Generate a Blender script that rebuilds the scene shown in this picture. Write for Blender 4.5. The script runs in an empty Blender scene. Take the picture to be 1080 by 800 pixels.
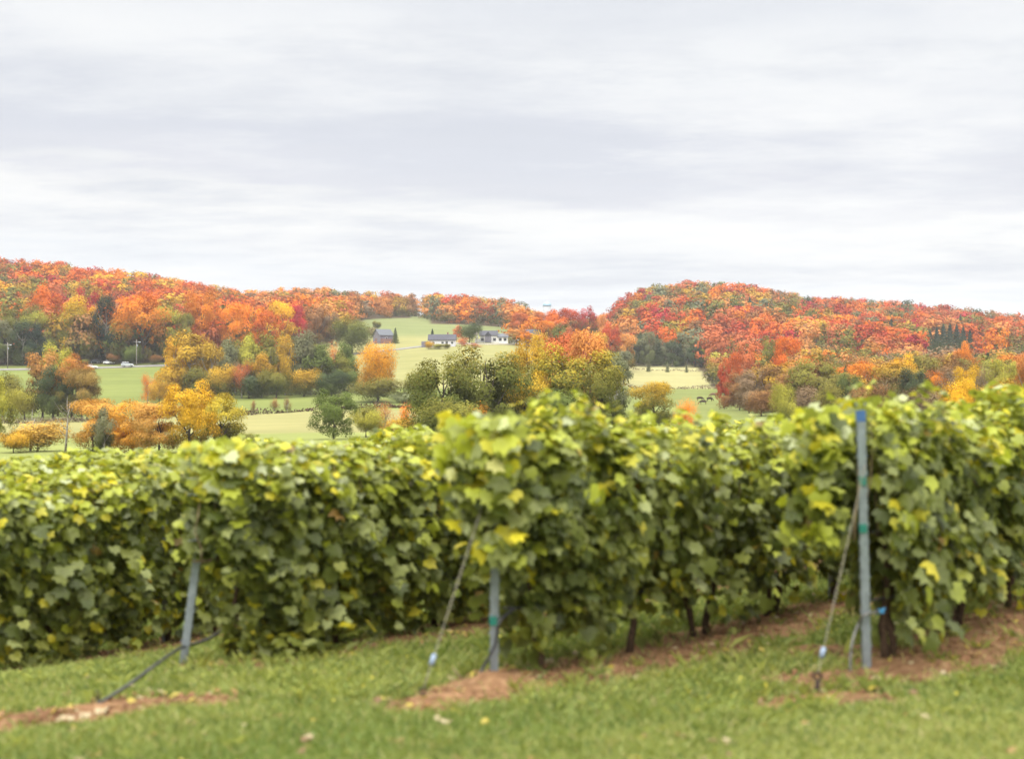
import bpy, math, random
import numpy as np
from mathutils import Vector, Matrix
R = math.radians
scene = bpy.context.scene
C = scene.collection
rnd = random.Random(7)
rng = np.random.default_rng(11)

# ------------------------------------------------------------------ camera
FPX = 1500.0                       # 50 mm on a 36 mm sensor, in pixels of a 1080 px wide frame
cam_d = bpy.data.cameras.new('camera'); cam = bpy.data.objects.new('camera', cam_d); C.objects.link(cam)
cam.location = (0, 0, 0); cam.rotation_euler = (R(90), 0, 0)
cam_d.lens = 50; cam_d.sensor_width = 36; cam_d.clip_start = 0.1; cam_d.clip_end = 12000
cam_d.dof.use_dof = True; cam_d.dof.focus_distance = 75; cam_d.dof.aperture_fstop = 1.35
scene.camera = cam
scene.view_settings.view_transform = 'Standard'; scene.view_settings.look = 'None'
scene.view_settings.gamma = 1; scene.view_settings.exposure = 0.14
scene.render.engine = 'CYCLES'
scene.cycles.max_bounces = 6; scene.cycles.diffuse_bounces = 3; scene.cycles.transmission_bounces = 4
scene.cycles.volume_bounces = 0; scene.cycles.use_denoising = True

# ------------------------------------------------------------------ sky and sun
SUN_EL, SUN_AZ = 52, 205           # sun behind thin cloud, behind the camera to the left
world = bpy.data.worlds.new('World'); scene.world = world; world.use_nodes = True
nt = world.node_tree; N = nt.nodes; L = nt.links; N.clear()
def nd(t, **k):
    n = N.new(t)
    for a, b in k.items(): setattr(n, a, b)
    return n
def mth(op, a, b=None, c=None):
    n = nd('ShaderNodeMath', operation=op)
    for i, v in enumerate((a, b, c)):
        if v is None: continue
        if isinstance(v, (int, float)): n.inputs[i].default_value = v
        else: L.new(v, n.inputs[i])
    return n.outputs[0]
tc = nd('ShaderNodeTexCoord'); sep = nd('ShaderNodeSeparateXYZ'); L.new(tc.outputs['Generated'], sep.inputs[0])
sky = nd('ShaderNodeTexSky', sky_type='NISHITA', sun_disc=False); sky.sun_elevation = R(SUN_EL); sky.sun_rotation = R(SUN_AZ)
sky.air_density = 1.0; sky.dust_density = 2.0
el = sep.outputs['Z']
# cloud deck: noise on a plane above the viewer, squeezed towards the horizon
den = mth('ADD', mth('MAXIMUM', el, 0.0), 0.09)
px_ = mth('DIVIDE', sep.outputs['X'], den); py_ = mth('DIVIDE', sep.outputs['Y'], den)
cmb = nd('ShaderNodeCombineXYZ'); L.new(px_, cmb.inputs[0]); L.new(py_, cmb.inputs[1])
def noise(vec, scale, detail, rough, sx=1, sy=1, off=0):
    m = nd('ShaderNodeMapping'); L.new(vec, m.inputs[0]); m.inputs['Scale'].default_value = (sx, sy, 1); m.inputs['Location'].default_value = (off, off * .7, off)
    n = nd('ShaderNodeTexNoise'); n.inputs['Scale'].default_value = scale; n.inputs['Detail'].default_value = detail; n.inputs['Roughness'].default_value = rough
    L.new(m.outputs[0], n.inputs['Vector']); return n.outputs['Fac']
n1 = noise(cmb.outputs[0], 0.9, 7, 0.58, .75, 1.0, 3.1)
n2 = noise(cmb.outputs[0], 2.6, 8, 0.62, .6, .8, 9.4)
n3 = noise(cmb.outputs[0], 0.7, 4, 0.55, .6, .7, 21.0)
warp = mth('ADD', mth('ADD', el, mth('MULTIPLY', sep.outputs['X'], .06)), mth('ADD', mth('MULTIPLY', mth('SUBTRACT', n3, 0.5), 0.13), mth('MULTIPLY', mth('SUBTRACT', n2, 0.5), 0.07)))
ramp = nd('ShaderNodeValToRGB'); L.new(mth('MULTIPLY', warp, 3.0), ramp.inputs[0])
cr = ramp.color_ramp; cr.interpolation = 'EASE'
def px2e(y): return 3.0 * (400 - y) / math.hypot(1500, 400 - y)
bands = [(400, (.70, .73, .78)), (300, (.725, .75, .785)), (250, (.77, .78, .795)), (208, (.82, .82, .815)), (184, (.66, .67, .72)),
         (150, (.62, .64, .70)), (110, (.72, .735, .765)), (60, (.80, .81, .82)), (0, (.71, .73, .765)), (-300, (.88, .86, .80))]
while len(cr.elements) < len(bands): cr.elements.new(.5)
for e, (y, c) in zip(cr.elements, bands): e.position = max(0, px2e(y)); e.color = (*c, 1)
def mixc(bt, f, a, b):
    n = nd('ShaderNodeMix', data_type='RGBA', blend_type=bt)
    if isinstance(f, (int, float)): n.inputs[0].default_value = f
    else: L.new(f, n.inputs[0])
    for i, v in ((6, a), (7, b)):
        if isinstance(v, tuple): n.inputs[i].default_value = (*v, 1)
        else: L.new(v, n.inputs[i])
    return n.outputs[2]
fac = mth('ADD', mth('MULTIPLY', mth('SUBTRACT', n1, .5), 1.6), mth('MULTIPLY', mth('SUBTRACT', n2, .5), 1.0))
cloud = mixc('MIX', mth('MINIMUM', mth('MAXIMUM', mth('MULTIPLY', fac, 2.0), 0), .85), ramp.outputs[0], (.86, .86, .855))
cloud = mixc('MIX', mth('MINIMUM', mth('MAXIMUM', mth('MULTIPLY', fac, -2.2), 0), .75), cloud, (.575, .60, .66))
# an overcast sky grows brighter towards the zenith
up = mth('MULTIPLY', mth('POWER', mth('MAXIMUM', mth('SUBTRACT', el, .27), 0), 0.9), 6.2)
gain = mth('ADD', up, 1.0)
gv = nd('ShaderNodeVectorMath', operation='SCALE'); L.new(cloud, gv.inputs[0]); L.new(gain, gv.inputs['Scale'])
bg1 = nd('ShaderNodeBackground'); L.new(gv.outputs[0], bg1.inputs[0]); bg1.inputs[1].default_value = 1.05
bg2 = nd('ShaderNodeBackground'); L.new(sky.outputs[0], bg2.inputs[0]); bg2.inputs[1].default_value = 0.10
mx = nd('ShaderNodeMixShader'); mx.inputs[0].default_value = 0.06   # the clear sky shows faintly through the deck
L.new(bg1.outputs[0], mx.inputs[1]); L.new(bg2.outputs[0], mx.inputs[2])
wo = nd('ShaderNodeOutputWorld'); L.new(mx.outputs[0], wo.inputs[0])
sl = bpy.data.lights.new('sun', 'SUN'); sl.energy = 1.5; sl.angle = R(14); sl.color = (1, .95, .87)
so = bpy.data.objects.new('sun', sl); C.objects.link(so)
az = R(SUN_AZ); sv = Vector((math.sin(az) * math.cos(R(SUN_EL)), math.cos(az) * math.cos(R(SUN_EL)), math.sin(R(SUN_EL))))
so.rotation_euler = sv.to_track_quat('Z', 'Y').to_euler()

# ------------------------------------------------------------------ helpers
def tag(o, label=None, cat=None, group=None, kind=None):
    if label: o['label'] = label
    if cat: o['category'] = cat
    if group: o['group'] = group
    if kind: o['kind'] = kind
    return o
def link(name, me, parent=None, loc=None):
    o = bpy.data.objects.new(name, me); C.objects.link(o)
    if parent: o.parent = parent
    if loc is not None: o.location = loc
    return o
def empty(name, loc, rz=0):
    o = bpy.data.objects.new(name, None); C.objects.link(o); o.location = loc; o.rotation_euler = (0, 0, rz); o.empty_display_size = .1
    return o
def npmesh(name, verts, loops, tot, mat=None, cols=None, smooth=False, matidx=None):
    """mesh from numpy arrays; tot = vertices per face (int or array); cols = dict name -> (n,4)"""
    me = bpy.data.meshes.new(name)
    v = np.asarray(verts, np.float32).reshape(-1, 3); lp = np.asarray(loops, np.int32).ravel()
    if isinstance(tot, int): tot = np.full(len(lp) // tot, tot, np.int32)
    st = np.concatenate(([0], np.cumsum(tot)[:-1])).astype(np.int32)
    me.vertices.add(len(v)); me.vertices.foreach_set('co', v.ravel())
    me.loops.add(len(lp)); me.loops.foreach_set('vertex_index', lp)
    me.polygons.add(len(tot)); me.polygons.foreach_set('loop_start', st); me.polygons.foreach_set('loop_total', np.asarray(tot, np.int32))
    if smooth: me.polygons.foreach_set('use_smooth', np.ones(len(tot), bool))
    for k, c in (cols or {}).items():
        a = me.color_attributes.new(k, 'FLOAT_COLOR', 'POINT'); a.data.foreach_set('color', np.asarray(c, np.float32).ravel())
    for m in ([mat] if not isinstance(mat, (list, tuple)) else mat):
        if m: me.materials.append(m)
    if matidx is not None: me.polygons.foreach_set('material_index', np.asarray(matidx, np.int32))
    me.update(calc_edges=True); return me
class MB:
    """collects boxes, tubes and prisms into one mesh"""
    def __init__(s): s.v = []; s.f = []
    def add(s, vs, fs):
        b = len(s.v); s.v += [tuple(v) for v in vs]; s.f += [tuple(b + i for i in f) for f in fs]; return s
    def box(s, x0, x1, y0, y1, z0, z1):
        return s.add([(x, y, z) for z in (z0, z1) for y in (y0, y1) for x in (x0, x1)],
                     [(0, 2, 3, 1), (4, 5, 7, 6), (0, 1, 5, 4), (2, 6, 7, 3), (0, 4, 6, 2), (1, 3, 7, 5)])
    def tube(s, pts, rad, n=8, cap=True):
        pts = [Vector(p) for p in pts]
        if isinstance(rad, (int, float)): rad = [rad] * len(pts)
        vs = []; up = Vector((.13, .21, .97))
        for i, p in enumerate(pts):
            t = (pts[min(i + 1, len(pts) - 1)] - pts[max(i - 1, 0)]).normalized()
            a = t.cross(up)
            if a.length < .05: a = t.cross(Vector((1, 0, 0)))
            a.normalize(); b = t.cross(a)
            for k in range(n):
                q = 2 * math.pi * k / n; vs.append(p + (a * math.cos(q) + b * math.sin(q)) * rad[i])
        fs = [(i * n + k, i * n + (k + 1) % n, (i + 1) * n + (k + 1) % n, (i + 1) * n + k) for i in range(len(pts) - 1) for k in range(n)]
        if cap: fs += [tuple(range(n))[::-1], tuple(range((len(pts) - 1) * n, len(pts) * n))]
        return s.add(vs, fs)
    def prism(s, prof, axis_pts):
        """extrude a 2-D profile (x,y) between heights given as list of (offset vector)"""
        n = len(prof); vs = []
        for o in axis_pts: vs += [(p[0] + o[0], p[1] + o[1], o[2]) for p in prof]
        fs = [(i * n + k, i * n + (k + 1) % n, (i + 1) * n + (k + 1) % n, (i + 1) * n + k) for i in range(len(axis_pts) - 1) for k in range(n)]
        fs += [tuple(range(n))[::-1], tuple(range((len(axis_pts) - 1) * n, len(axis_pts) * n))]
        return s.add(vs, fs)
    def build(s, name, mat, parent=None, loc=None, smooth=False):
        me = bpy.data.meshes.new(name); me.from_pydata(s.v, [], s.f); me.update()
        if smooth: me.polygons.foreach_set('use_smooth', [True] * len(me.polygons))
        me.materials.append(mat); return link(name, me, parent, loc)

# ------------------------------------------------------------------ materials
class NT:
    def __init__(s, name):
        s.m = bpy.data.materials.new(name); s.m.use_nodes = True; s.t = s.m.node_tree; s.t.nodes.clear()
        s.out = s.n('ShaderNodeOutputMaterial')
    def n(s, t, **k):
        n = s.t.nodes.new(t)
        for a, b in k.items(): setattr(n, a, b)
        return n
    def put(s, sock, v):
        if v is None: return
        if hasattr(v, 'links'): s.t.links.new(v, sock)
        elif isinstance(v, tuple) and len(v) == 3 and len(sock.default_value) == 4: sock.default_value = (*v, 1)
        else: sock.default_value = v
    def math(s, op, a, b=None):
        n = s.n('ShaderNodeMath', operation=op); s.put(n.inputs[0], a); s.put(n.inputs[1], b); return n.outputs[0]
    def mix(s, f, a, b, bt='MIX'):
        n = s.n('ShaderNodeMix', data_type='RGBA', blend_type=bt); s.put(n.inputs[0], f); s.put(n.inputs[6], a); s.put(n.inputs[7], b); return n.outputs[2]
    def noise(s, scale, detail=4, rough=.55, vec=None, kind='Object'):
        n = s.n('ShaderNodeTexNoise'); n.inputs['Scale'].default_value = scale; n.inputs['Detail'].default_value = detail; n.inputs['Roughness'].default_value = rough
        if vec is None: vec = s.n('ShaderNodeTexCoord').outputs[kind]
        s.t.links.new(vec, n.inputs['Vector']); return n.outputs['Fac']
    def ramp(s, f, stops):
        n = s.n('ShaderNodeValToRGB'); s.put(n.inputs[0], f); e = n.color_ramp.elements
        while len(e) < len(stops): e.new(.5)
        for x, (p, c) in zip(e, stops): x.position = p; x.color = (*c, 1)
        return n.outputs[0]
    def attr(s, name): return s.n('ShaderNodeVertexColor', layer_name=name)
    def bsdf(s, col, rough=.8, metal=0, spec=.3, bump=None, bstr=.3, dist=.02):
        b = s.n('ShaderNodeBsdfPrincipled'); s.put(b.inputs['Base Color'], col); s.put(b.inputs['Roughness'], rough)
        b.inputs['Metallic'].default_value = metal; b.inputs['Specular IOR Level'].default_value = spec
        if bump is not None:
            bn = s.n('ShaderNodeBump'); bn.inputs['Strength'].default_value = bstr; bn.inputs['Distance'].default_value = dist
            s.put(bn.inputs['Height'], bump); s.t.links.new(bn.outputs[0], b.inputs['Normal'])
        return b
    def end(s, sh): s.t.links.new(sh, s.out.inputs[0]); return s.m
def plain(name, c, rough=.7, metal=0, spec=.3, var=.2, scale=20):
    t = NT(name); f = t.noise(scale, 5, .6)
    a = tuple(x * (1 - var) for x in c); b = tuple(min(1, x * (1 + var)) for x in c)
    return t.end(t.bsdf(t.ramp(f, [(.3, a), (.7, b)]), rough, metal, spec, f, .15, .005).outputs[0])
def foliage_mat(name, source, trans=.12, rough=.9, spec=.05):
    t = NT(name)
    if source == 'object':
        oi = t.n('ShaderNodeObjectInfo'); a = t.attr('lv'); sp = t.n('ShaderNodeSeparateColor'); t.t.links.new(a.outputs[0], sp.inputs[0])
        c = t.n('ShaderNodeVectorMath', operation='SCALE'); t.put(c.inputs[0], oi.outputs['Color'])
        t.put(c.inputs['Scale'], t.math('ADD', t.math('MULTIPLY', sp.outputs[0], .8), .6))
        # some leaves still green, more of them low in the crown (alpha = green share: late turning, and painted shade under hill crowns)
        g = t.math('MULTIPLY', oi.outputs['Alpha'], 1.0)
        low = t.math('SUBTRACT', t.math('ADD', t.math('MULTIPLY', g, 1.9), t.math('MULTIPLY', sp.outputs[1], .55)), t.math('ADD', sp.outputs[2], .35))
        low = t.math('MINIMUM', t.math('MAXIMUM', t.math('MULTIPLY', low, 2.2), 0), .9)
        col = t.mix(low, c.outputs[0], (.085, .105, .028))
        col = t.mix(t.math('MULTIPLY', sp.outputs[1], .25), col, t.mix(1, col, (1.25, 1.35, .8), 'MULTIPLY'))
    else:
        col = t.attr('col').outputs[0]
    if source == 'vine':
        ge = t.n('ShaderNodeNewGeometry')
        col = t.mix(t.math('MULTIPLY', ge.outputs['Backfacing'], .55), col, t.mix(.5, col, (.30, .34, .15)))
    b = t.bsdf(col, rough, 0, spec)
    tr = t.n('ShaderNodeBsdfTranslucent'); t.put(tr.inputs[0], t.mix(1, col, (1.5, 1.45, .7), 'MULTIPLY'))
    ms = t.n('ShaderNodeMixShader'); ms.inputs[0].default_value = trans
    t.t.links.new(b.outputs[0], ms.inputs[1]); t.t.links.new(tr.outputs[0], ms.inputs[2])
    return t.end(ms.outputs[0])
M = {}
M['leaf'] = foliage_mat('tree_foliage', 'object')
M['mass'] = foliage_mat('wood_foliage', 'mass')
M['vine'] = foliage_mat('vine_leaf', 'vine', .25, .47, .34)
M['grass'] = foliage_mat('grass_blade', 'mass', .25, .55, .25)
t = NT('bark'); f = t.noise(3, 6, .65); M['bark'] = t.end(t.bsdf(t.ramp(f, [(.3, (.035, .026, .02)), (.7, (.15, .12, .095))]), .9, 0, .1, f, .6, .05).outputs[0])
t = NT('pale_bark'); f = t.noise(5, 6, .65); M['palebark'] = t.end(t.bsdf(t.ramp(f, [(.35, (.12, .10, .08)), (.6, (.38, .36, .32))]), .85, 0, .1, f, .4, .05).outputs[0])
t = NT('vine_bark'); f = t.noise(40, 6, .7); M['vbark'] = t.end(t.bsdf(t.ramp(f, [(.3, (.025, .017, .012)), (.7, (.13, .085, .055))]), .95, 0, .1, f, .9, .01).outputs[0])
t = NT('ground_surface')
a = t.attr('tint'); b_ = t.attr('mask')   # mask.r: far field, mask.g: bare soil
sp = t.n('ShaderNodeSeparateColor'); t.t.links.new(b_.outputs[0], sp.inputs[0])
fn = t.noise(9, 8, .7); fn2 = t.noise(.9, 5, .6); ff = t.noise(.03, 6, .6); ff2 = t.noise(.35, 6, .7)
# mowing stripes and patchiness of the far fields run across the slope
mp = t.n('ShaderNodeMapping'); t.t.links.new(t.n('ShaderNodeTexCoord').outputs['Object'], mp.inputs[0]); mp.inputs['Scale'].default_value = (.12, 1.2, 1); mp.inputs['Rotation'].default_value = (0, 0, R(12))
fs = t.noise(.12, 4, .6, mp.outputs[0])
near = t.mix(1, a.outputs[0], t.ramp(t.math('ADD', t.math('MULTIPLY', fn, .6), t.math('MULTIPLY', fn2, .4)), [(.3, (.6, .62, .55)), (.7, (1.35, 1.3, 1.2))]), 'MULTIPLY')
far = t.mix(1, a.outputs[0], t.ramp(t.math('ADD', t.math('MULTIPLY', ff, .35), t.math('ADD', t.math('MULTIPLY', ff2, .25), t.math('MULTIPLY', fs, .4))), [(.32, (.72, .76, .7)), (.68, (1.25, 1.22, 1.2))]), 'MULTIPLY')
col = t.mix(sp.outputs[0], near, far)
soil = t.ramp(t.noise(14, 9, .72), [(.3, (.075, .038, .020)), (.5, (.20, .112, .060)), (.72, (.38, .25, .145))])
sm = t.math('MULTIPLY', t.math('SUBTRACT', t.math('ADD', sp.outputs[1], t.math('MULTIPLY', fn, .5)), .52), 5.0)
sm = t.math('MINIMUM', t.math('MAXIMUM', sm, 0), 1)
col = t.mix(sm, col, soil)
big = t.ramp(t.noise(2.3, 5, .65), [(.35, (.62, .60, .58)), (.65, (1.2, 1.18, 1.15))])
col = t.mix(t.math('MULTIPLY', sm, .9), col, t.mix(1, col, big, 'MULTIPLY'))
M['ground'] = t.end(t.bsdf(col, .95, 0, .05, fn, .7, .03).outputs[0])
M['road'] = plain('road_surface', (.21, .20, .19), .9, 0, .1, .15, .5)
M['gravel'] = plain('gravel_track', (.36, .33, .29), .95, 0, .1, .2, .5)
M['steel'] = plain('galvanised_steel', (.25, .285, .31), .5, .55, .5, .22, 14)
M['greyplastic'] = plain('pale_plastic', (.22, .28, .38), .5, 0, .4, .1, 30)
M['bluetip'] = plain('blue_paint', (.045, .11, .26), .5, 0, .4, .2, 30)
M['greenclip'] = plain('green_plastic', (.02, .17, .13), .4, 0, .4, .1, 30)
M['blueclip'] = plain('blue_plastic', (.05, .24, .46), .4, 0, .4, .1, 30)
M['hose'] = plain('black_hose', (.035, .035, .038), .45, 0, .4, .3, 25)
M['greyhose'] = plain('weathered_hose', (.16, .16, .15), .6, 0, .3, .25, 25)
M['rust'] = plain('rusty_iron', (.05, .035, .03), .8, .3, .3, .4, 30)
M['rope'] = plain('twisted_cable', (.26, .24, .18), .7, .2, .3, .25, 90)
M['stick'] = plain('dry_wood', (.24, .18, .11), .9, 0, .1, .3, 30)
M['wall_white'] = plain('white_clapboard', (.78, .78, .80), .7, 0, .2, .05, 1.2)
M['wall_lav'] = plain('pale_grey_siding', (.60, .60, .68), .7, 0, .2, .06, 1.2)
M['roof_dark'] = plain('dark_shingle', (.07, .07, .085), .8, 0, .2, .2, 1.5)
M['roof_grey'] = plain('grey_sheet_roof', (.10, .11, .13), .6, .1, .3, .1, 1.0)
M['barnwood'] = plain('weathered_barn_wood', (.20, .19, .23), .9, 0, .1, .25, 1.5)
M['redwood'] = plain('faded_red_boards', (.24, .14, .13), .9, 0, .1, .2, 1.5)
M['pinkroof'] = plain('faded_pink_roof', (.42, .24, .24), .8, 0, .1, .15, 1.0)
M['glass'] = plain('dark_window', (.04, .045, .055), .15, 0, .6, .1, 1)
M['silo'] = plain('silo_concrete', (.36, .38, .40), .7, 0, .2, .1, .6)
M['silodome'] = plain('blue_grey_dome', (.25, .38, .48), .45, .3, .4, .1, .8)
M['polewood'] = plain('grey_pole_wood', (.24, .215, .185), .9, 0, .1, .2, 2)
M['carwhite'] = plain('white_car_paint', (.80, .80, .82), .25, 0, .5, .02, 2)
M['carsilver'] = plain('silver_car_paint', (.55, .58, .62), .25, .4, .5, .02, 2)
M['cardark'] = plain('dark_car_paint', (.03, .04, .045), .25, 0, .5, .02, 2)
M['tyre'] = plain('tyre_rubber', (.02, .02, .02), .8, 0, .2, .1, 10)
M['rim'] = plain('alloy_rim', (.5, .5, .52), .35, .7, .5, .05, 10)
M['cow'] = plain('dark_brown_hide', (.045, .024, .018), .85, 0, .1, .3, 1.5)
M['cowred'] = plain('red_brown_hide', (.16, .08, .06), .85, 0, .1, .3, 1.5)
M['lampglass'] = plain('lamp_lens', (.7, .72, .75), .3, 0, .5, .05, 10)

# ------------------------------------------------------------------ terrain
TD = [35, 60, 100, 150, 200, 250, 300, 350, 400, 450, 500, 540, 600, 680, 800, 950, 1100, 1300, 1700, 3000]
TT = {   # picture height of the ground against distance, by bearing
 -150: [532, 514, 500, 485, 470, 458, 447, 438, 425, 410, 396, 387, 370, 350, 322, 301, 293, 303, 338, 380],
    0: [532, 512, 498, 482, 468, 457, 447, 438, 425, 410, 397, 388, 371, 350, 324, 302, 295, 304, 340, 380],
  150: [530, 512, 498, 482, 468, 457, 447, 438, 424, 409, 396, 386, 372, 353, 332, 316, 313, 322, 346, 380],
  250: [530, 510, 495, 478, 464, 454, 444, 434, 420, 410, 398, 388, 377, 362, 348, 335, 332, 336, 352, 380],
  330: [528, 508, 492, 475, 462, 452, 442, 430, 418, 410, 400, 390, 376, 363, 346, 330, 325, 330, 350, 380],
  400: [528, 508, 490, 474, 462, 452, 440, 428, 416, 405, 396, 386, 371, 360, 346, 334, 332, 338, 352, 380],
  450: [528, 508, 490, 474, 462, 452, 441, 430, 418, 405, 393, 382, 368, 359, 348, 337, 333, 339, 355, 380],
  520: [526, 507, 488, 472, 460, 450, 440, 430, 420, 408, 394, 380, 366, 358, 349, 341, 337, 342, 355, 380],
  600: [526, 507, 488, 472, 460, 450, 440, 432, 424, 412, 398, 386, 372, 364, 357, 353, 351, 353, 360, 380],
  640: [526, 507, 488, 472, 460, 450, 441, 434, 430, 424, 416, 408, 398, 386, 370, 358, 353, 356, 362, 380],
  670: [526, 507, 488, 472, 460, 450, 441, 435, 431, 426, 418, 410, 399, 386, 358, 334, 327, 334, 356, 380],
  710: [526, 507, 488, 472, 460, 450, 442, 436, 432, 427, 419, 411, 400, 387, 354, 327, 319, 327, 350, 380],
  770: [526, 507, 488, 472, 460, 450, 442, 436, 432, 427, 419, 411, 400, 388, 354, 328, 320, 327, 350, 380],
  850: [524, 505, 486, 470, 458, 449, 440, 433, 426, 419, 411, 404, 394, 382, 364, 345, 335, 338, 355, 380],
  950: [522, 503, 485, 470, 458, 448, 438, 431, 425, 418, 410, 404, 395, 385, 370, 352, 341, 344, 358, 380],
 1080: [520, 500, 484, 470, 458, 448, 438, 431, 425, 419, 412, 406, 398, 389, 376, 364, 356, 358, 366, 382],
 1250: [520, 500, 484, 470, 458, 448, 438, 431, 425, 419, 412, 407, 401, 394, 384, 375, 368, 370, 375, 384]}
UG = np.arange(-400, 1501, 10.0); LG = np.arange(math.log(30), math.log(3100), .02)
_us = sorted(TT); _c = np.array([np.interp(LG, np.log(TD), TT[u]) for u in _us])
_T = np.array([[np.interp(u, _us, _c[:, j]) for j in range(len(LG))] for u in UG])
def _blur(a, k, ax):
    p = [(0, 0), (0, 0)]; p[ax] = (k, k); b = np.pad(a, p, 'edge'); o = 0
    for i in range(2 * k + 1): o = o + np.take(b, range(i, i + a.shape[ax]), ax)
    return o / (2 * k + 1)
_T = _blur(_blur(_blur(_T, 2, 0), 1, 0), 2, 1)
NP = np.array([(2.48, 10, -2.08), (-.125, 9.7, -2.06), (-2.4, 10.5, -2.16), (-4.25, 13, -2.6), (4.2, 11.7, -1.92), (2.95, 13.4, -2.12),
               (-.27, 13.5, -2.24), (0, 7.4, -1.98), (-3, 8, -2.04), (3, 8, -1.98), (-5.6, 15.5, -2.55), (0, 2, -1.8)])
_A = np.c_[np.ones(len(NP)), NP[:, 0], NP[:, 1]]; PL = np.linalg.lstsq(_A, NP[:, 2], rcond=None)[0]
RS = NP[:, 2] - _A @ PL
def _rbf(a, b): return np.exp(-((a[..., None, 0] - b[:, 0])**2 + (a[..., None, 1] - b[:, 1])**2) / (2 * 1.8**2))
W8 = np.linalg.solve(_rbf(NP[:, :2], NP[:, :2]) + .15 * np.eye(len(NP)), RS)
def zg(X, Y):
    X = np.asarray(X, float); Y = np.asarray(Y, float)
    xx = np.clip(X, -14, 14); yy = np.clip(Y, -6, 26)
    zn = PL[0] + PL[1] * xx + PL[2] * yy + _rbf(np.stack([X, Y], -1), NP[:, :2]) @ W8
    Yc = np.maximum(Y, 31); u = np.clip(540 + FPX * X / Yc, UG[0], UG[-1] - 1); l = np.clip(np.log(Yc), LG[0], LG[-1] - .001)
    fu = (u - UG[0]) / 10; fl = (l - LG[0]) / .02; i = fu.astype(int); j = fl.astype(int); fu -= i; fl -= j
    j1 = np.minimum(j + 1, len(LG) - 1); i1 = np.minimum(i + 1, len(UG) - 1)
    y = (_T[i, j] * (1 - fu) + _T[i1, j] * fu) * (1 - fl) + (_T[i, j1] * (1 - fu) + _T[i1, j1] * fu) * fl
    zf = (400 - y) / FPX * Yc
    w = np.clip((Y - 17) / 24, 0, 1); w = w * w * (3 - 2 * w)
    return zn * (1 - w) + zf * w
def gz(x, y): return float(zg(x, y))
def at(u, d): x = (u - 540) / FPX * d; return Vector((x, d, gz(x, d)))
def hit(u, y, d0=5, d1=40):          # where the bearing through (u, y) meets the ground near the vines
    ds = np.linspace(d0, d1, 4000); xs = (u - 540) / FPX * ds; k = np.argmax(zg(xs, ds) > (400 - y) / FPX * ds)
    return Vector((xs[k], ds[k], gz(xs[k], ds[k])))

RD = Vector((math.sin(R(40)), math.cos(R(40)), 0)); RN = Vector((RD.y, -RD.x, 0))
ROWS = [  # start x, y, plants, vine height, description
 dict(p=(2.48, 10.0), n=7, h=1.76, lab='in the row with the tall blue-topped post'),
 dict(p=(-.125, 9.7), n=12, h=1.69, lab='in the row whose post has a looped hose'),
 dict(p=(-2.42, 10.5), n=11, h=1.64, lab='in the row with the leaning post'),
 dict(p=(-4.98, 11.55), n=13, h=1.74, lab='in the row just behind the leaning-post row'),
 dict(p=(-7.1, 13.2), n=15, h=1.72, lab='in the farthest vine row')]
PITCH = 1.12
def rowdist(X, Y, r):
    dx = X - r['p'][0]; dy = Y - r['p'][1]
    return dx * RD.x + dy * RD.y, dx * RN.x + dy * RN.y
def segdist(X, Y, a, b):
    ab = (b - a); t = np.clip(((X - a.x) * ab.x + (Y - a.y) * ab.y) / (ab.x**2 + ab.y**2 + 1e-9), 0, 1)
    return np.hypot(X - a.x - t * ab.x, Y - a.y - t * ab.y)
SOILSEG = [((-30, 768), (120, 750), .24), ((110, 748), (212, 741), .17), ((442, 746), (536, 728), .18), ((500, 733), (535, 720), .25), ((850, 690), (912, 690), .18), ((852, 722), (1010, 706), .26), ((815, 748), (905, 738), .18), ((640, 700), (730, 684), .2),
           ((930, 708), (1075, 655), .2), ((560, 712), (650, 697), .14)]
SOILSEG = [(hit(*a), hit(*b), r) for a, b, r in SOILSEG]
def soilmask(X, Y):
    m = np.zeros(np.shape(X))
    for i, r in enumerate(ROWS):
        s, q = rowdist(X, Y, r)
        w = np.clip(1.15 - np.abs(q - .25) / .72, 0, 1) * np.clip((s + .35) / .5, 0, 1) * np.clip((r['n'] * PITCH + 1 - s), 0, 1)
        m = np.maximum(m, w)
    wob = .5 * np.sin(X * 5.1 + Y * 3.3) * np.sin(X * 2.3 - Y * 6.1) + .3 * np.sin(X * 13 + Y * 4) * np.sin(Y * 11 - X * 3)
    m = np.clip(m + wob * .22 * (m > 0.02), 0, 1)
    for a, b, rr in SOILSEG: m = np.maximum(m, np.clip(1.4 - segdist(X, Y, a, b) / rr * (.75 + .35 * wob), 0, 1))
    return m
def u_of(X, Y): return 540 + FPX * X / np.maximum(Y, 1)
def smooth(a, b, x): t = np.clip((x - a) / (b - a), 0, 1); return t * t * (3 - 2 * t)
def fstart(u):      # distance at which the woods begin on each bearing
    return np.interp(u, [-300, 0, 120, 180, 250, 300, 350, 385, 434, 437, 451, 454, 540, 548, 560, 640, 655, 735, 750, 800, 840, 1600],
                        [545, 548, 552, 560, 575, 610, 690, 905, 985, 2500, 2500, 890, 905, 700, 620, 620, 690, 690, 560, 440, 300, 270])
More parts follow.
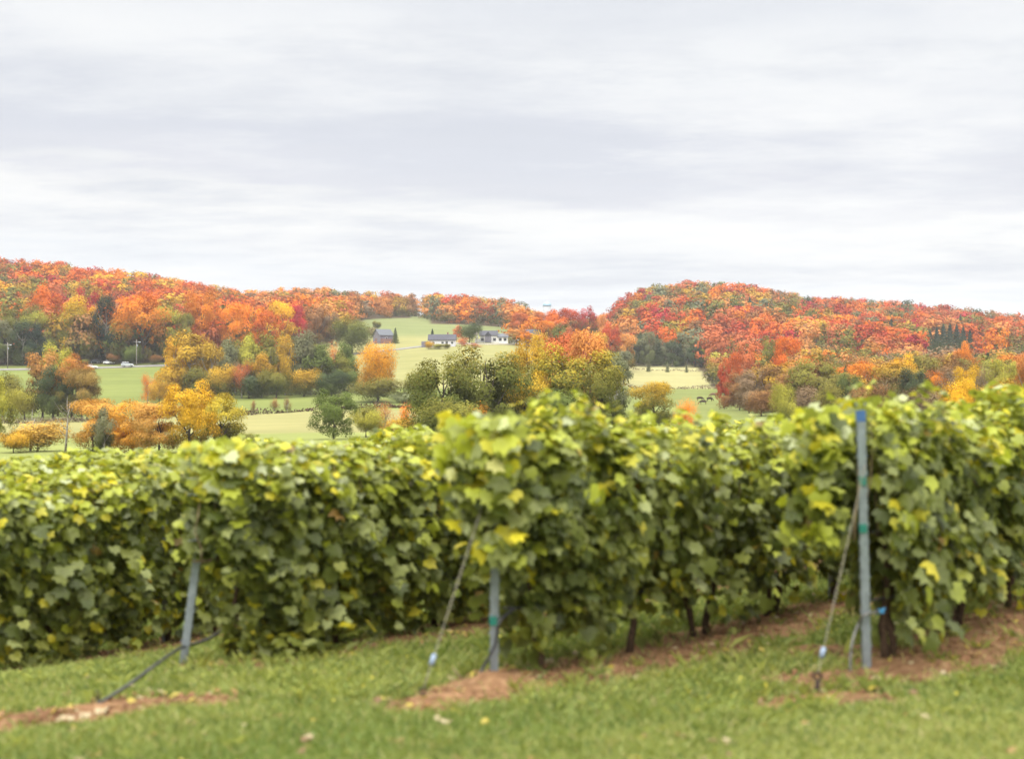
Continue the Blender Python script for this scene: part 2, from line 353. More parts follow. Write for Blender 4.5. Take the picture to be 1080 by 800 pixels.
def tints(X, Y):
    u = u_of(X, Y); d = Y
    lawn = np.array([.135, .185, .040]); weeds = np.array([.15, .17, .04])
    c = np.tile(lawn, (*X.shape, 1))
    def put(mask, col): c[:] = c * (1 - mask[..., None]) + np.array(col) * mask[..., None]
    far = smooth(30, 60, d)
    put(far, (.20, .22, .07))
    put(far * smooth(225, 235, d) * (1 - smooth(330, 340, d)) * (u < 470), (.23, .215, .09))      # pale stubble below the hedge
    put(far * smooth(338, 346, d) * (u < 640), (.145, .168, .048))                                   # bright pasture
    put(far * smooth(430, 440, d) * (u > 340) * (u < 620), (.225, .215, .088))
    put(far * smooth(225, 235, d) * (1 - smooth(545, 552, d + (u - 700) * .03)) * (u >= 620), (.15, .17, .052))
    put(far * smooth(545, 552, d + (u - 700) * .03) * (u >= 620), (.27, .25, .115))                 # pale mown field
    put(far * smooth(655, 660, d) * (u >= 620) * (u < 800), (.36, .33, .17))
    put(far * smooth(690, 760, d) * (u > 340) * (u < 620), (.155, .175, .07))
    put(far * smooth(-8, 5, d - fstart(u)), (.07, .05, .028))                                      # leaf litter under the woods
    return c

ss = np.concatenate([np.linspace(-1, -.5, 26)[:-1], np.linspace(-.5, .5, 440), np.linspace(.5, 1, 26)[1:]])
yy = np.concatenate([np.arange(-40, 3, 2.5), np.arange(3, 24, .11), np.exp(np.arange(math.log(24), math.log(5200), .013))])
SS, GY = np.meshgrid(ss, yy); GX = SS * 1.2 * np.maximum(np.abs(GY), 30); GZ = zg(GX, GY)
for hu, hv, hr, hh_ in ((514, 724, .18, .045), (530, 722, .16, .03), (930, 712, .3, .03), (470, 742, .15, .03)):
    q_ = hit(hu, hv); GZ += hh_ * np.exp(-((GX - q_.x)**2 + (GY - q_.y)**2) / (2 * hr * hr * .5)) * (GY < 24)
GZ += np.where((GY < 24), rng.normal(0, .006, GX.shape), 0) + .035 * np.clip(soilmask(GX, GY), 0, 1) * (GY < 24)
nr, nc = GX.shape
idx = np.arange(nr * nc).reshape(nr, nc)
quads = np.stack([idx[:-1, :-1], idx[:-1, 1:], idx[1:, 1:], idx[1:, :-1]], -1).reshape(-1, 4)
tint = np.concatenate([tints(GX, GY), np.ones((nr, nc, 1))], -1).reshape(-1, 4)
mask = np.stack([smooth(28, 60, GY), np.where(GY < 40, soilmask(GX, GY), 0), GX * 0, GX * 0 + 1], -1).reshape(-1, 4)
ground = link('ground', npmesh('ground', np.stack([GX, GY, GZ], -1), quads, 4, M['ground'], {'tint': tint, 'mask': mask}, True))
tag(ground, 'rolling farmland of lawn, bare soil strips, pale fields and wooded slopes', 'ground', None, 'structure')

def strip(name, pts, width, mat, lift=.35, label=None):
    """a road ribbon over the terrain through (u, d) points"""
    P = [at(u, d) for u, d in pts]; Q = []
    for a, b in zip(P[:-1], P[1:]):
        n = max(2, int((b - a).length / 6))
        for k in range(n): Q.append(a.lerp(b, k / n))
    Q.append(P[-1]); vs = []
    for i, p in enumerate(Q):
        t = (Q[min(i + 1, len(Q) - 1)] - Q[max(0, i - 1)]); t.z = 0; t.normalize(); s = Vector((t.y, -t.x, 0)) * width / 2
        for w in (-1, -.5, 0, .5, 1):
            q = p + s * w; vs.append((q.x, q.y, gz(q.x, q.y) + lift))
    vs2 = [(x, y, z - lift - .6) for x, y, z in vs]
    n = len(Q); fs = [(i * 5 + k, i * 5 + k + 1, i * 5 + k + 6, i * 5 + k + 5) for i in range(n - 1) for k in range(4)]
    m = len(vs)
    fs += [(i * 5 + 4, m + i * 5 + 4, m + i * 5 + 9, i * 5 + 9) for i in range(n - 1)] + [(i * 5 + 5, m + i * 5 + 5, m + i * 5, i * 5) for i in range(n - 1)]
    me = bpy.data.meshes.new(name); me.from_pydata(vs + vs2, [], fs); me.update(); me.materials.append(mat)
    return tag(link(name, me), label, 'road', None, 'structure')
strip('road', [(-190, 536), (0, 530), (60, 531), (130, 536), (180, 545), (260, 570), (330, 592), (380, 603), (420, 612), (450, 628), (470, 660)], 6.2, M['road'], .22, 'pale country road along the foot of the wooded hill')
strip('driveway', [(450, 640), (475, 648), (500, 634), (515, 632), (535, 640), (552, 650)], 4.5, M['gravel'], .35, 'gravel driveway to the white house')

# ------------------------------------------------------------------ tree meshes
def rot_frames(n, nrm, r=rng):
    """two tangent vectors for each normal"""
    a = r.normal(size=(n, 3)); a -= (a * nrm).sum(1, keepdims=True) * nrm; a /= np.linalg.norm(a, axis=1, keepdims=True) + 1e-9
    return a, np.cross(nrm, a)
def unit(v): return v / (np.linalg.norm(v, axis=-1, keepdims=True) + 1e-9)
def crown_arrays(kind, n, size, seed):
    r = np.random.default_rng(seed)
    if kind == 'maple':      # broad domed crown of lobes
        K = 34; a = r.uniform(0, 2 * np.pi, K); zz = r.uniform(.13, .86, K); rr = .38 * np.sqrt(np.clip(1 - ((zz - .42) / .52)**2, 0.02, 1)) * r.uniform(.5, 1.05, K)
        lc = np.c_[rr * np.cos(a), rr * np.sin(a), zz]; lr = r.uniform(.075, .155, K); sq = np.array([1, 1, .75])
    elif kind == 'aspen':    # taller, narrower, feathery, several leaders
        K = 34; a = r.uniform(0, 2 * np.pi, K); zz = r.uniform(.06, .9, K); rr = .36 * np.clip(1.15 - zz, .1, .8) * r.uniform(.35, 1.25, K)
        lc = np.c_[rr * np.cos(a), rr * np.sin(a), zz]; lr = r.uniform(.06, .125, K); sq = np.array([1, 1, 1.05])
    elif kind == 'bush':
        K = 12; a = r.uniform(0, 2 * np.pi, K); zz = r.uniform(.2, .72, K); rr = .34 * r.uniform(.2, 1.1, K)
        lc = np.c_[rr * np.cos(a), rr * np.sin(a), zz]; lr = r.uniform(.13, .24, K); sq = np.array([1, 1, 1.0])
    elif kind == 'brush':    # half bare twiggy crown
        K = 16; a = r.uniform(0, 2 * np.pi, K); zz = r.uniform(.15, .85, K); rr = .36 * r.uniform(.2, 1.1, K)
        lc = np.c_[rr * np.cos(a), rr * np.sin(a), zz]; lr = r.uniform(.12, .2, K); sq = np.array([1, 1, 1.3])
    if kind == 'spruce':
        z = r.beta(1.1, 1.5, n) * .95 + .04; w = .46 * (1 - z)**.85 * (0.72 + .28 * np.cos(z * 70)) + .015
        a = r.uniform(0, 2 * np.pi, n); rad = w * r.uniform(.55, 1.08, n)**.6
        p = np.c_[rad * np.cos(a), rad * np.sin(a), z - .05 * rad]; nrm = unit(np.c_[np.cos(a) * .5, np.sin(a) * .5, np.full(n, .8)] + r.normal(0, .3, (n, 3)))
        lob = .5 + .5 * np.cos(z * 70)
    else:
        k = r.choice(K, n, p=lr**2 / (lr**2).sum()); dirs = unit(r.normal(size=(n, 3)) + np.array([0, 0, .25]))
        sh = (.35 + .95 * r.beta(2.2, 1.6, n))[:, None] if kind != 'brush' else r.uniform(.2, 1.3, n)[:, None]
        p = lc[k] + dirs * lr[k][:, None] * sh * sq
        cen = unit(p - np.array([0, 0, .4])); nrm = unit(dirs * .65 + cen * 1.1 + np.array([0, 0, .1]) + r.normal(0, .24, (n, 3)))
        lob = r.uniform(0, 1, K)[k]
    if kind != 'spruce':
        p[:, 2] = (p[:, 2] - .02) / (np.percentile(p[:, 2], 99.5) - .02) * .98 + .02
        p[:, :2] *= .47 / np.percentile(np.hypot(p[:, 0], p[:, 1]), 97)
    z = p[:, 2]; n = len(p)
    a, b = rot_frames(n, nrm, r)
    s = size * r.uniform(.55, 1.35, (n, 1)); s2 = s * r.uniform(.55, 1.0, (n, 1))
    j = lambda: r.uniform(.6, 1.3, (n, 1))
    V = np.stack([p - a * s * j(), p - b * s2 * j(), p + a * s * j(), p + b * s2 * j()], 1)
    val = np.clip(.45 * r.uniform(0, 1, n) + .55 * lob, 0, 1); hue = np.clip(.6 * r.uniform(0, 1, n) + .4 * np.roll(lob, 3), 0, 1)
    lv = np.stack([val, hue, np.clip(z, 0, 1), np.ones(n)], -1)
    return V.reshape(-1, 3), np.repeat(lv, 4, 0)
def crown_mesh(kind, n, size, seed):
    V, lv = crown_arrays(kind, n, size, seed)
    return npmesh('crown', V, np.arange(len(V)), 4, M['leaf'], {'lv': lv})
def trunk_mesh(kind, seed, pale=False):
    r = random.Random(seed); b = MB()
    top = .95 if kind == 'spruce' else .78; r0 = .026
    pts = [(r.uniform(-.01, .01) * i, r.uniform(-.01, .01) * i, -.04 + (top + .04) * i / 5) for i in range(6)]
    b.tube(pts, [r0 * (1.25 - i * .21) for i in range(6)], 7)
    if kind != 'spruce':
        for k in range(9 if kind != 'brush' else 16):
            a = r.uniform(0, 6.28); z0 = r.uniform(.12, .55); l = r.uniform(.2, .36)
            st = Vector((pts[2][0], pts[2][1], z0)); m = st + Vector((math.cos(a), math.sin(a), .9)) * l * .5; e = m + Vector((math.cos(a + .3) * .7, math.sin(a + .3) * .7, 1.0)) * l * .6
            b.tube([st, m, e], [r0 * .45, r0 * .28, r0 * .08], 5, False)
    me = bpy.data.meshes.new('trunk'); me.from_pydata(b.v, [], b.f); me.update(); me.materials.append(M['palebark' if pale else 'bark']); me.polygons.foreach_set('use_smooth', [True] * len(me.polygons))
    return me
LOD = {'hi': (17000, .0120), 'mid': (8500, .0168), 'lo': (4200, .0220)}
CR, TR = {}, {}
def get_crown(kind, lod, v):
    k = (kind, lod, v)
    if k not in CR:
        n, s = LOD[lod]
        if kind == 'brush': n = int(n * .7); s *= .7
        CR[k] = crown_mesh(kind, n, s, 100 + v * 17 + len(kind))
    return CR[k]
def get_trunk(kind, v):
    k = (kind, v)
    if k not in TR: TR[k] = trunk_mesh(kind, 50 + v, kind in ('aspen', 'brush'))
    return TR[k]
PAL = dict(red=(.40, .060, .022), crimson=(.33, .028, .035), orange=(.58, .185, .018), deeporange=(.50, .115, .017), yellow=(.60, .34, .022), gold=(.40, .24, .028),
           peach=(.50, .21, .06), salmon=(.42, .12, .045), olive=(.17, .155, .032), green=(.10, .125, .032), dark=(.055, .072, .035), brown=(.24, .12, .045),
           greybrown=(.20, .135, .08), yellowgreen=(.31, .28, .045), grey=(.15, .155, .085), blackgreen=(.028, .045, .030))
ntree = 0
def tree(kind, u, ytop, w, d, col, green=0.0, label=None, group=None, lod='mid', name=None, cat='tree', hmin=2.0, x=None, h=None, jit=.12):
    """a tree standing d metres away on bearing u, crown top at height ytop of the view, crown w pixels across"""
    global ntree; ntree += 1
    p = at(u, d); H = h if h else max(hmin, (400 - ytop) / FPX * d - p.z); W = w / FPX * d * (1.08 if (h is None and kind != 'spruce') else 1)
    name = name or {'maple': 'maple_tree', 'aspen': 'aspen_tree', 'spruce': 'spruce_tree', 'bush': 'bush', 'brush': 'half_bare_tree'}[kind]
    r = random.Random(int(u * 31 + d * 7 + ytop)); v = r.randrange(4); rz = r.uniform(0, 6.28)
    e = empty(name, (p.x, p.y, p.z - .1), rz); tag(e, label, cat, group)
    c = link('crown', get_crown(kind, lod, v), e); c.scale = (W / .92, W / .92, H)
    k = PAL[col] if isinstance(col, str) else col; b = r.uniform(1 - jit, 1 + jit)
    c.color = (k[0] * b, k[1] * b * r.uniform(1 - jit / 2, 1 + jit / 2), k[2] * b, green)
    tk = link('trunk' if kind != 'bush' else 'stem', get_trunk('maple' if kind == 'bush' else kind, v % 2), e); s = min(W, H * .8) if kind != 'spruce' else H * .35; tk.scale = (s, s, H)
    return e

# ------------------------------------------------------------------ trees one can single out
T = tree
# left, near: below the pasture
T('aspen', -6, 392, 46, 190, 'yellowgreen', .35, 'tall yellow-green tree cut by the photo edge beside the low pasture', lod='hi')
T('bush', 40, 443, 60, 170, (.46, .27, .06), .3, 'low peach-orange bush between vine tops and the pasture hedge', cat='bush')
T('bush', 14, 452, 40, 165, 'gold', .3, 'low golden bush just above the vine tops beneath the tall yellow-green tree', cat='bush')
T('maple', 98, 420, 54, 170, (.50, .26, .06), .25, 'peach-orange tree with thin crown beside a grey-green one', lod='hi')
T('aspen', 110, 428, 30, 160, 'grey', .3, 'grey-green slim tree squeezed between two orange trees', lod='mid')
T('maple', 139, 422, 54, 165, (.56, .29, .04), .2, 'orange-yellow thin tree beside the slim grey-green one', lod='hi')
T('maple', 168, 424, 58, 160, (.50, .27, .07), .22, 'wide peach tree with dark branches showing, beside the yellow tree', lod='hi')
T('maple', 200, 401, 54, 158, (.52, .30, .025), .28, 'yellow-orange tree with dark forked trunk, tallest above the nearest vines', lod='hi')
T('maple', 234, 415, 56, 165, (.44, .32, .04), .4, 'yellow-green tree with golden leaf patches beside the stubble field', lod='hi')
T('bush', 259, 455, 22, 160, 'olive', .2, 'small olive bush just above the vine tops at the stubble edge', cat='bush')
# clump in the pasture at the left
T('maple', 45, 370, 40, 335, (.40, .20, .06), .42, 'peach-coloured tree in the clump before the road', lod='mid')
T('maple', 61, 362, 40, 345, 'yellowgreen', .2, 'pale yellow-green tree at the back of the clump before the road', lod='mid')
T('maple', 56, 386, 44, 325, 'dark', .4, 'dark green rounded tree in the middle of the clump before the road', lod='hi')
T('maple', 76, 374, 46, 325, (.42, .17, .04), .5, 'tree with a bright orange top in the clump before the road', lod='hi')
T('maple', 86, 388, 36, 318, (.26, .16, .05), .35, 'brownish thin tree at the pasture side of the clump', lod='hi')
T('bush', 12, 393, 36, 330, 'olive', .2, 'olive bush at the road bend beside the clump', cat='bush')
T('bush', 26, 408, 30, 322, 'yellowgreen', .2, 'yellow-green bush low at the end of the clump', cat='bush')
# grove of aspens
gl = [('aspen', 200, 350, 62, 388, 'gold', .08, 'golden aspen, broadest crown at the road end of the grove'),
 ('aspen', 184, 357, 36, 392, 'yellow', .12, 'yellow aspen at the grove corner above the orange shrubs'),
 ('aspen', 222, 360, 32, 384, 'gold', .2, 'gold aspen with pale stems between the broad golden one and grey-green ones'),
 ('aspen', 240, 357, 34, 395, 'grey', .2, 'grey-green aspen next to the golden end of the grove'),
 ('brush', 255, 378, 26, 382, 'salmon', .1, 'small salmon tree in front of the grey-green aspens'),
 ('aspen', 262, 353, 36, 398, 'yellowgreen', .3, 'yellow-green aspen behind the small salmon tree'),
 ('aspen', 285, 350, 38, 400, 'olive', .3, 'olive aspen in the middle of the grove'),
 ('aspen', 301, 356, 30, 392, 'gold', .3, 'golden-tipped aspen in the middle of the grove'),
 ('maple', 316, 350, 44, 396, 'grey', .35, 'broad grey-green tree in the middle of the grove'),
 ('aspen', 276, 372, 30, 384, 'gold', .35, 'shorter golden aspen along the front of the grove'),
 ('aspen', 336, 362, 40, 392, 'green', .3, 'green aspen toward the bright orange tree'),
 ('maple', 352, 372, 40, 398, 'olive', .35, 'low olive tree at the field end of the grove'),
 ('brush', 353, 360, 26, 412, 'peach', .1, 'peach tree peeping over the field end of the grove'),
 ('bush', 367, 388, 32, 395, 'green', .3, 'green bush between the grove and the bright orange tree')]
for g in gl: T(*g[:4], g[4] + 20, *g[5:], group='trees of the grove in the pasture', lod='mid', cat='bush' if g[0] == 'bush' else 'tree')
gr = random.Random(3)
for i in range(13):
    c = ['green', 'olive', 'grey', 'gold', 'olive', 'dark'][i % 6]; bu = i % 2
    T('bush' if bu else 'aspen', 190 + i * 14.5, (388 if bu else 362) + gr.uniform(-4, 4), 34, (400 if bu else 432) + gr.uniform(-4, 4), c, .4, '%s %s of the grove, %s from its road end' % ({'green': 'green', 'olive': 'olive', 'grey': 'grey-green', 'gold': 'dull gold', 'dark': 'dark green'}[c], 'underbrush bush along the front' if bu else 'back-row tree', ['first', 'second', 'third', 'fourth', 'fifth', 'sixth', 'seventh'][i // 2]), group='trees of the grove in the pasture', cat='bush' if bu else 'tree')
T('brush', 156, 393, 20, 395, 'orange', .05, 'small orange shrub at the tip of the grove', cat='bush')
T('bush', 168, 401, 22, 392, 'gold', .05, 'low golden shrub between the small orange shrub and the aspens', cat='bush')
T('bush', 399, 361, 40, 375, (.62, .30, .02), .3, name='maple_tree', label= 'bright yellow-orange tree alone in the field below the grey barn', lod='hi')
T('bush', 398, 398, 52, 368, 'olive', .3, 'olive bushes round the foot of the bright yellow-orange tree', cat='bush')
T('bush', 425, 412, 32, 352, 'grey', .3, 'rounded grey-green bush at the hedge end', cat='bush')
T('bush', 437, 394, 28, 400, 'olive', .3, 'olive bush in the field behind the rounded grey-green bush', cat='bush')
T('bush', 452, 392, 22, 420, 'yellowgreen', .2, 'yellow-green bush at the field edge beside the big dark pair of trees', cat='bush')
T('bush', 371, 333, 42, 600, 'yellowgreen', .62, name='round_tree', lod='hi', label= 'round green tree with a yellow rim beside the grey barn')
# near middle
T('maple', 352, 410, 46, 195, 'green', .4, 'dark green tree alone at the edge of the stubble field', lod='hi')
T('bush', 386, 428, 40, 205, 'yellowgreen', .3, 'yellow-green bush beside the lone dark green tree', cat='bush', lod='hi')
T('brush', 406, 423, 26, 210, 'peach', .05, 'peach-coloured thin bush behind the yellow-green one', cat='bush')
T('brush', 430, 423, 26, 205, 'orange', .15, 'small orange thin bush before the big dark pair of trees', cat='bush')
T('bush', 420, 440, 44, 195, 'gold', .35, 'low golden brush beneath the small orange bush', cat='bush')
T('maple', 466, 374, 74, 150, 'olive', .55, 'tall olive tree, first of the big dark pair before the bungalow', lod='hi')
T('maple', 512, 366, 88, 155, (.32, .24, .035), .66, 'broad dark olive tree with golden top, second of the big dark pair', lod='hi')
T('bush', 470, 420, 80, 140, 'olive', .5, 'dark olive undergrowth below the tall olive tree', cat='bush', lod='hi')
T('bush', 585, 410, 70, 150, 'green', .5, 'dark green undergrowth below the widest golden tree', cat='bush', lod='hi')
T('maple', 545, 385, 60, 175, 'olive', .5, 'olive tree filling the gap behind the yellow-patched tree', lod='hi')
T('brush', 505, 425, 40, 142, 'orange', .25, 'low orange undergrowth tree at the foot of the big dark pair', lod='mid')
T('maple', 560, 352, 48, 200, (.42, .25, .03), .35, 'tall golden-orange tree just behind the big dark pair', lod='hi')
T('maple', 606, 364, 96, 165, (.34, .24, .03), .55, 'widest golden-olive tree in the centre of the valley', lod='hi')
T('maple', 557, 392, 52, 158, (.46, .30, .03), .5, 'yellow-patched tree between the dark pair and the widest golden tree', lod='hi')
T('maple', 634, 385, 50, 160, 'olive', .5, 'olive tree with grey-green crown at the side of the widest golden tree', lod='hi')
T('aspen', 650, 372, 34, 240, 'grey', .25, 'slim grey-green tree at the edge of the pale mown field', lod='mid')
T('maple', 590, 352, 44, 260, 'salmon', .4, 'purplish bare-looking tree above the widest golden tree', lod='mid')
T('maple', 622, 348, 44, 250, 'peach', .3, 'peach-orange tree above the widest golden tree', lod='mid')
T('maple', 690, 402, 50, 215, 'gold', .5, 'rounded olive-gold tree alone before the pale mown field', lod='hi')
T('brush', 722, 419, 32, 185, 'orange', .02, 'small bright orange tree with bare dark branches near the cattle', lod='hi')
# farm trees
T('bush', 495, 338, 26, 645, 'dark', .5, name='domed_tree', label= 'dark green domed tree between the bungalow and the white house')
T('spruce', 456, 346, 10, 632, 'blackgreen', .3, 'small dark spruce at the gable of the bungalow')
T('brush', 487, 355, 16, 618, 'salmon', .02, 'pinkish bush under the dark domed tree', cat='bush')
T('brush', 499, 361, 17, 608, 'salmon', .02, 'salmon-pink low bush beside the driveway', cat='bush')
T('maple', 483, 343, 12, 690, 'salmon', .02, 'small pinkish tree behind the bungalow')
for i, (u, y, w, c, l) in enumerate([(452, 359, 12, 'gold', 'yellow bush under the small dark spruce'), (463, 362, 14, 'yellowgreen', 'low pale bush before the bungalow wall'), (472, 362, 10, 'olive', 'low olive bush at the far corner of the bungalow')]):
    T('bush', u, y, w, 604, c, .2, l, cat='bush', hmin=1.5)
T('spruce', 417, 345, 10, 660, 'dark', .4, 'narrow dark tree beside the grey barn')
T('bush', 398, 338, 10, 790, 'olive', .4, 'tiny lone green tree in the field above the barn')
T('brush', 391, 344, 14, 720, 'greybrown', .1, 'greyish thin tree behind the barn')
cen = [(549, 330, 20, 700, 'salmon', .35), (545, 345, 22, 640, 'peach', .45), (560, 333, 20, 760, 'peach', .3), (572, 329, 20, 740, 'salmon', .3), (585, 326, 26, 700, 'deeporange', .25), (601, 325, 26, 720, 'red', .3),
       (578, 338, 20, 640, 'orange', .25), (592, 342, 24, 620, 'olive', .5), (619, 324, 24, 700, 'crimson', .5), (604, 345, 22, 600, 'salmon', .4), (631, 332, 18, 760, 'peach', .2), (645, 341, 26, 640, 'red', .4), (633, 350, 20, 560, 'gold', .2), (662, 352, 22, 640, 'peach', .4), (570, 352, 22, 470, 'gold', .2), (600, 356, 26, 480, 'green', .4), (658, 370, 24, 560, 'grey', .4), (640, 368, 26, 520, 'yellowgreen', .3)]
cl = ['muted salmon tree at the edge of the field by the white house', 'peach tree with green base in front of the muted salmon one', 'peach tree behind the grey-blue shed roof', 'salmon tree directly before the silo', 'deep orange tree beside the silo',
      'red-orange tree, second from the silo', 'bright orange tree below the silo', 'olive tree below the deep orange ones', 'crimson-topped tree with a dark green base near the pink-roofed house', 'dull salmon tree before the pink-roofed house',
      'small peach tree at the dip of the skyline', 'red-topped tree with dark base at the foot of the hill', 'gold tree between the two crimson bushes', 'peach tree behind the conifer belt end', 'gold tree just over the top of the big golden trees',
      'green tree before the hidden pink-roofed house', 'grey-green tree at the start of the conifer belt', 'yellow-green tree under the second crimson bush']
for c, l in zip(cen, cl): T('maple', *c, l, group='trees around the farm in the dip')
T('bush', 617, 348, 13, 560, 'crimson', 0, 'bright crimson bush in front of the pink-roofed house', cat='bush')
T('bush', 636, 351, 12, 565, 'crimson', 0, 'second bright crimson bush, farther from the pink-roofed house', cat='bush')
# conifer belt under the right-hand hill
for i, (u, y, w, c) in enumerate([(657, 360, 14, 'yellowgreen'), (665, 353, 15, 'grey'), (674, 351, 15, 'dark'), (684, 349, 14, 'grey'), (693, 352, 16, 'dark'), (701, 358, 14, 'grey'), (709, 360, 15, 'dark'),
                                  (717, 361, 14, 'blackgreen'), (725, 362, 14, 'grey'), (733, 363, 13, 'dark'), (740, 368, 12, 'yellowgreen')]):
    od = ['first', 'second', 'third', 'fourth', 'fifth', 'sixth', 'seventh', 'eighth', 'ninth', 'tenth', 'last'][i]
    T('spruce' if i in (4, 7) else ('maple' if i % 2 else 'aspen'), u, y, w * (1.25 if i in (4, 7) else 1.5), 676 + (i % 3) * 5, c, .35, '%s %s tree of the belt above the pale field, counted away from the farm' % (od, {'grey': 'grey-green', 'yellowgreen': 'pale green', 'dark': 'dark green', 'blackgreen': 'blackish green'}[c]), group='conifer belt above the pale field')
for i, (u, y, w) in enumerate([(684, 376, 7), (704, 381, 6), (724, 382, 5)]):
    T('spruce', u, y, w, 645, 'grey', .3, ['small grey-green spruce before the conifer belt', 'tiny conifer beside the small grey-green spruce on the field edge', 'tiny conifer farthest along the field edge'][i], hmin=1.5)
for i, (u, y, w) in enumerate([(988, 344, 12), (995, 341, 13), (1002, 340, 13), (1009, 341, 13), (1016, 343, 12), (981, 347, 11), (1023, 347, 11)]):
    T('spruce', u, y, w * 1.35, 790 + i % 2 * 8, 'blackgreen', .4, 'dark spruce in the tight black-green clump on the hillside', group='spruces of the hillside clump')
# right edge of the fields
rl = [('maple', 774, 372, 22, 425, (.40, .09, .025), .35, 'vivid red tree at the corner of the cattle field'), ('maple', 790, 360, 34, 450, 'salmon', .3, 'salmon tree behind the vivid red one'), ('maple', 764, 384, 16, 405, 'red', .2, 'small red tree leaning over the cattle field'),
 ('aspen', 780, 392, 40, 385, 'brown', .1, 'brown thin bush nearest the cattle'), ('maple', 797, 388, 44, 370, 'greybrown', .1, 'grey-brown twiggy tree below the vivid red tree'), ('aspen', 815, 384, 50, 350, 'brown', .15, 'brown twiggy tree beside the grey-brown one'),
 ('maple', 813, 356, 26, 470, 'olive', .5, 'olive tree above the brown thicket'), ('maple', 832, 355, 30, 460, 'deeporange', .1, 'bright orange-red tree next to the olive one above the thicket'), ('maple', 842, 384, 50, 330, 'brown', .1, 'brown round tree beyond the small yellow-green bush'),
 ('bush', 828, 403, 28, 240, 'yellowgreen', .3, 'small yellow-green bush in front of the brown thicket'), ('aspen', 866, 378, 48, 320, 'brown', .1, 'tall brown half-bare tree before the hill'), ('maple', 896, 394, 32, 300, 'green', .4, 'green rounded tree at the foot of the brown half-bare trees'),
 ('brush', 880, 388, 36, 315, 'gold', .2, 'dull gold thin tree behind the green rounded one'), ('brush', 908, 376, 36, 345, 'peach', .15, 'peach thin tree above the green rounded one'), ('maple', 953, 374, 36, 330, 'yellow', .3, 'orange-yellow tree beside the dark green one'),
 ('maple', 964, 388, 34, 300, 'dark', .4, 'dark green round tree among gold ones near the vine tops'), ('brush', 936, 386, 28, 310, 'greybrown', .1, 'grey bare tree beside the orange-yellow one'), ('maple', 984, 392, 30, 310, 'orange', .35, 'orange tree with dark base next to the dark green round tree'),
 ('bush', 1007, 400, 42, 175, 'yellow', .25, 'yellow bush rising just behind the vine tops'), ('maple', 1020, 385, 34, 230, 'yellow', .2, 'yellow tree behind the yellow bush at the vine tops'), ('maple', 1000, 372, 30, 360, 'brown', .2, 'russet tree above the yellow bush'),
 ('brush', 1042, 385, 36, 290, 'greybrown', .1, 'grey-brown twiggy tree beside the yellow tree'), ('maple', 1062, 378, 40, 280, 'yellowgreen', .3, 'yellow-green tree at the photo edge above the vines'), ('aspen', 1085, 372, 40, 270, 'peach', .3, 'peach tree cut by the photo edge above the vines'),
 ('maple', 853, 375, 26, 400, 'deeporange', .1, 'small red-orange tree over the brown half-bare ones'), ('maple', 1018, 362, 26, 440, 'orange', .15, 'bright orange tree above the russet one'), ('brush', 925, 372, 36, 380, 'brown', .15, 'russet thin tree over the grey bare one')]
for i, (u, y, w, d_, c, l) in enumerate([(790, 408, 30, 345, 'greybrown', 'grey-brown bush spilling into the pasture beside the cattle'), (803, 410, 40, 318, 'brown', 'brown bush at the foot of the thicket, behind the small yellow-green bush'), (850, 406, 44, 290, 'greybrown', 'grey-brown bush past the small yellow-green bush'),
      (880, 404, 40, 270, 'olive', 'olive bush before the green rounded tree'), (920, 404, 44, 265, 'brown', 'russet brush just over the vine tops below the grey bare tree'), (975, 406, 44, 250, 'greybrown', 'grey-brown brush just over the vine tops beside the yellow bush'), (1050, 400, 50, 240, 'gold', 'dull gold brush over the vine tops near the photo edge')]):
    T('bush', u, y, w, d_, c, .15, l, 'brush along the thicket foot', cat='bush')
for g in rl: T(*g, group='trees of the mixed edge below the hill', lod='hi' if g[4] < 335 else 'mid', cat='bush' if g[0] == 'bush' else 'tree')
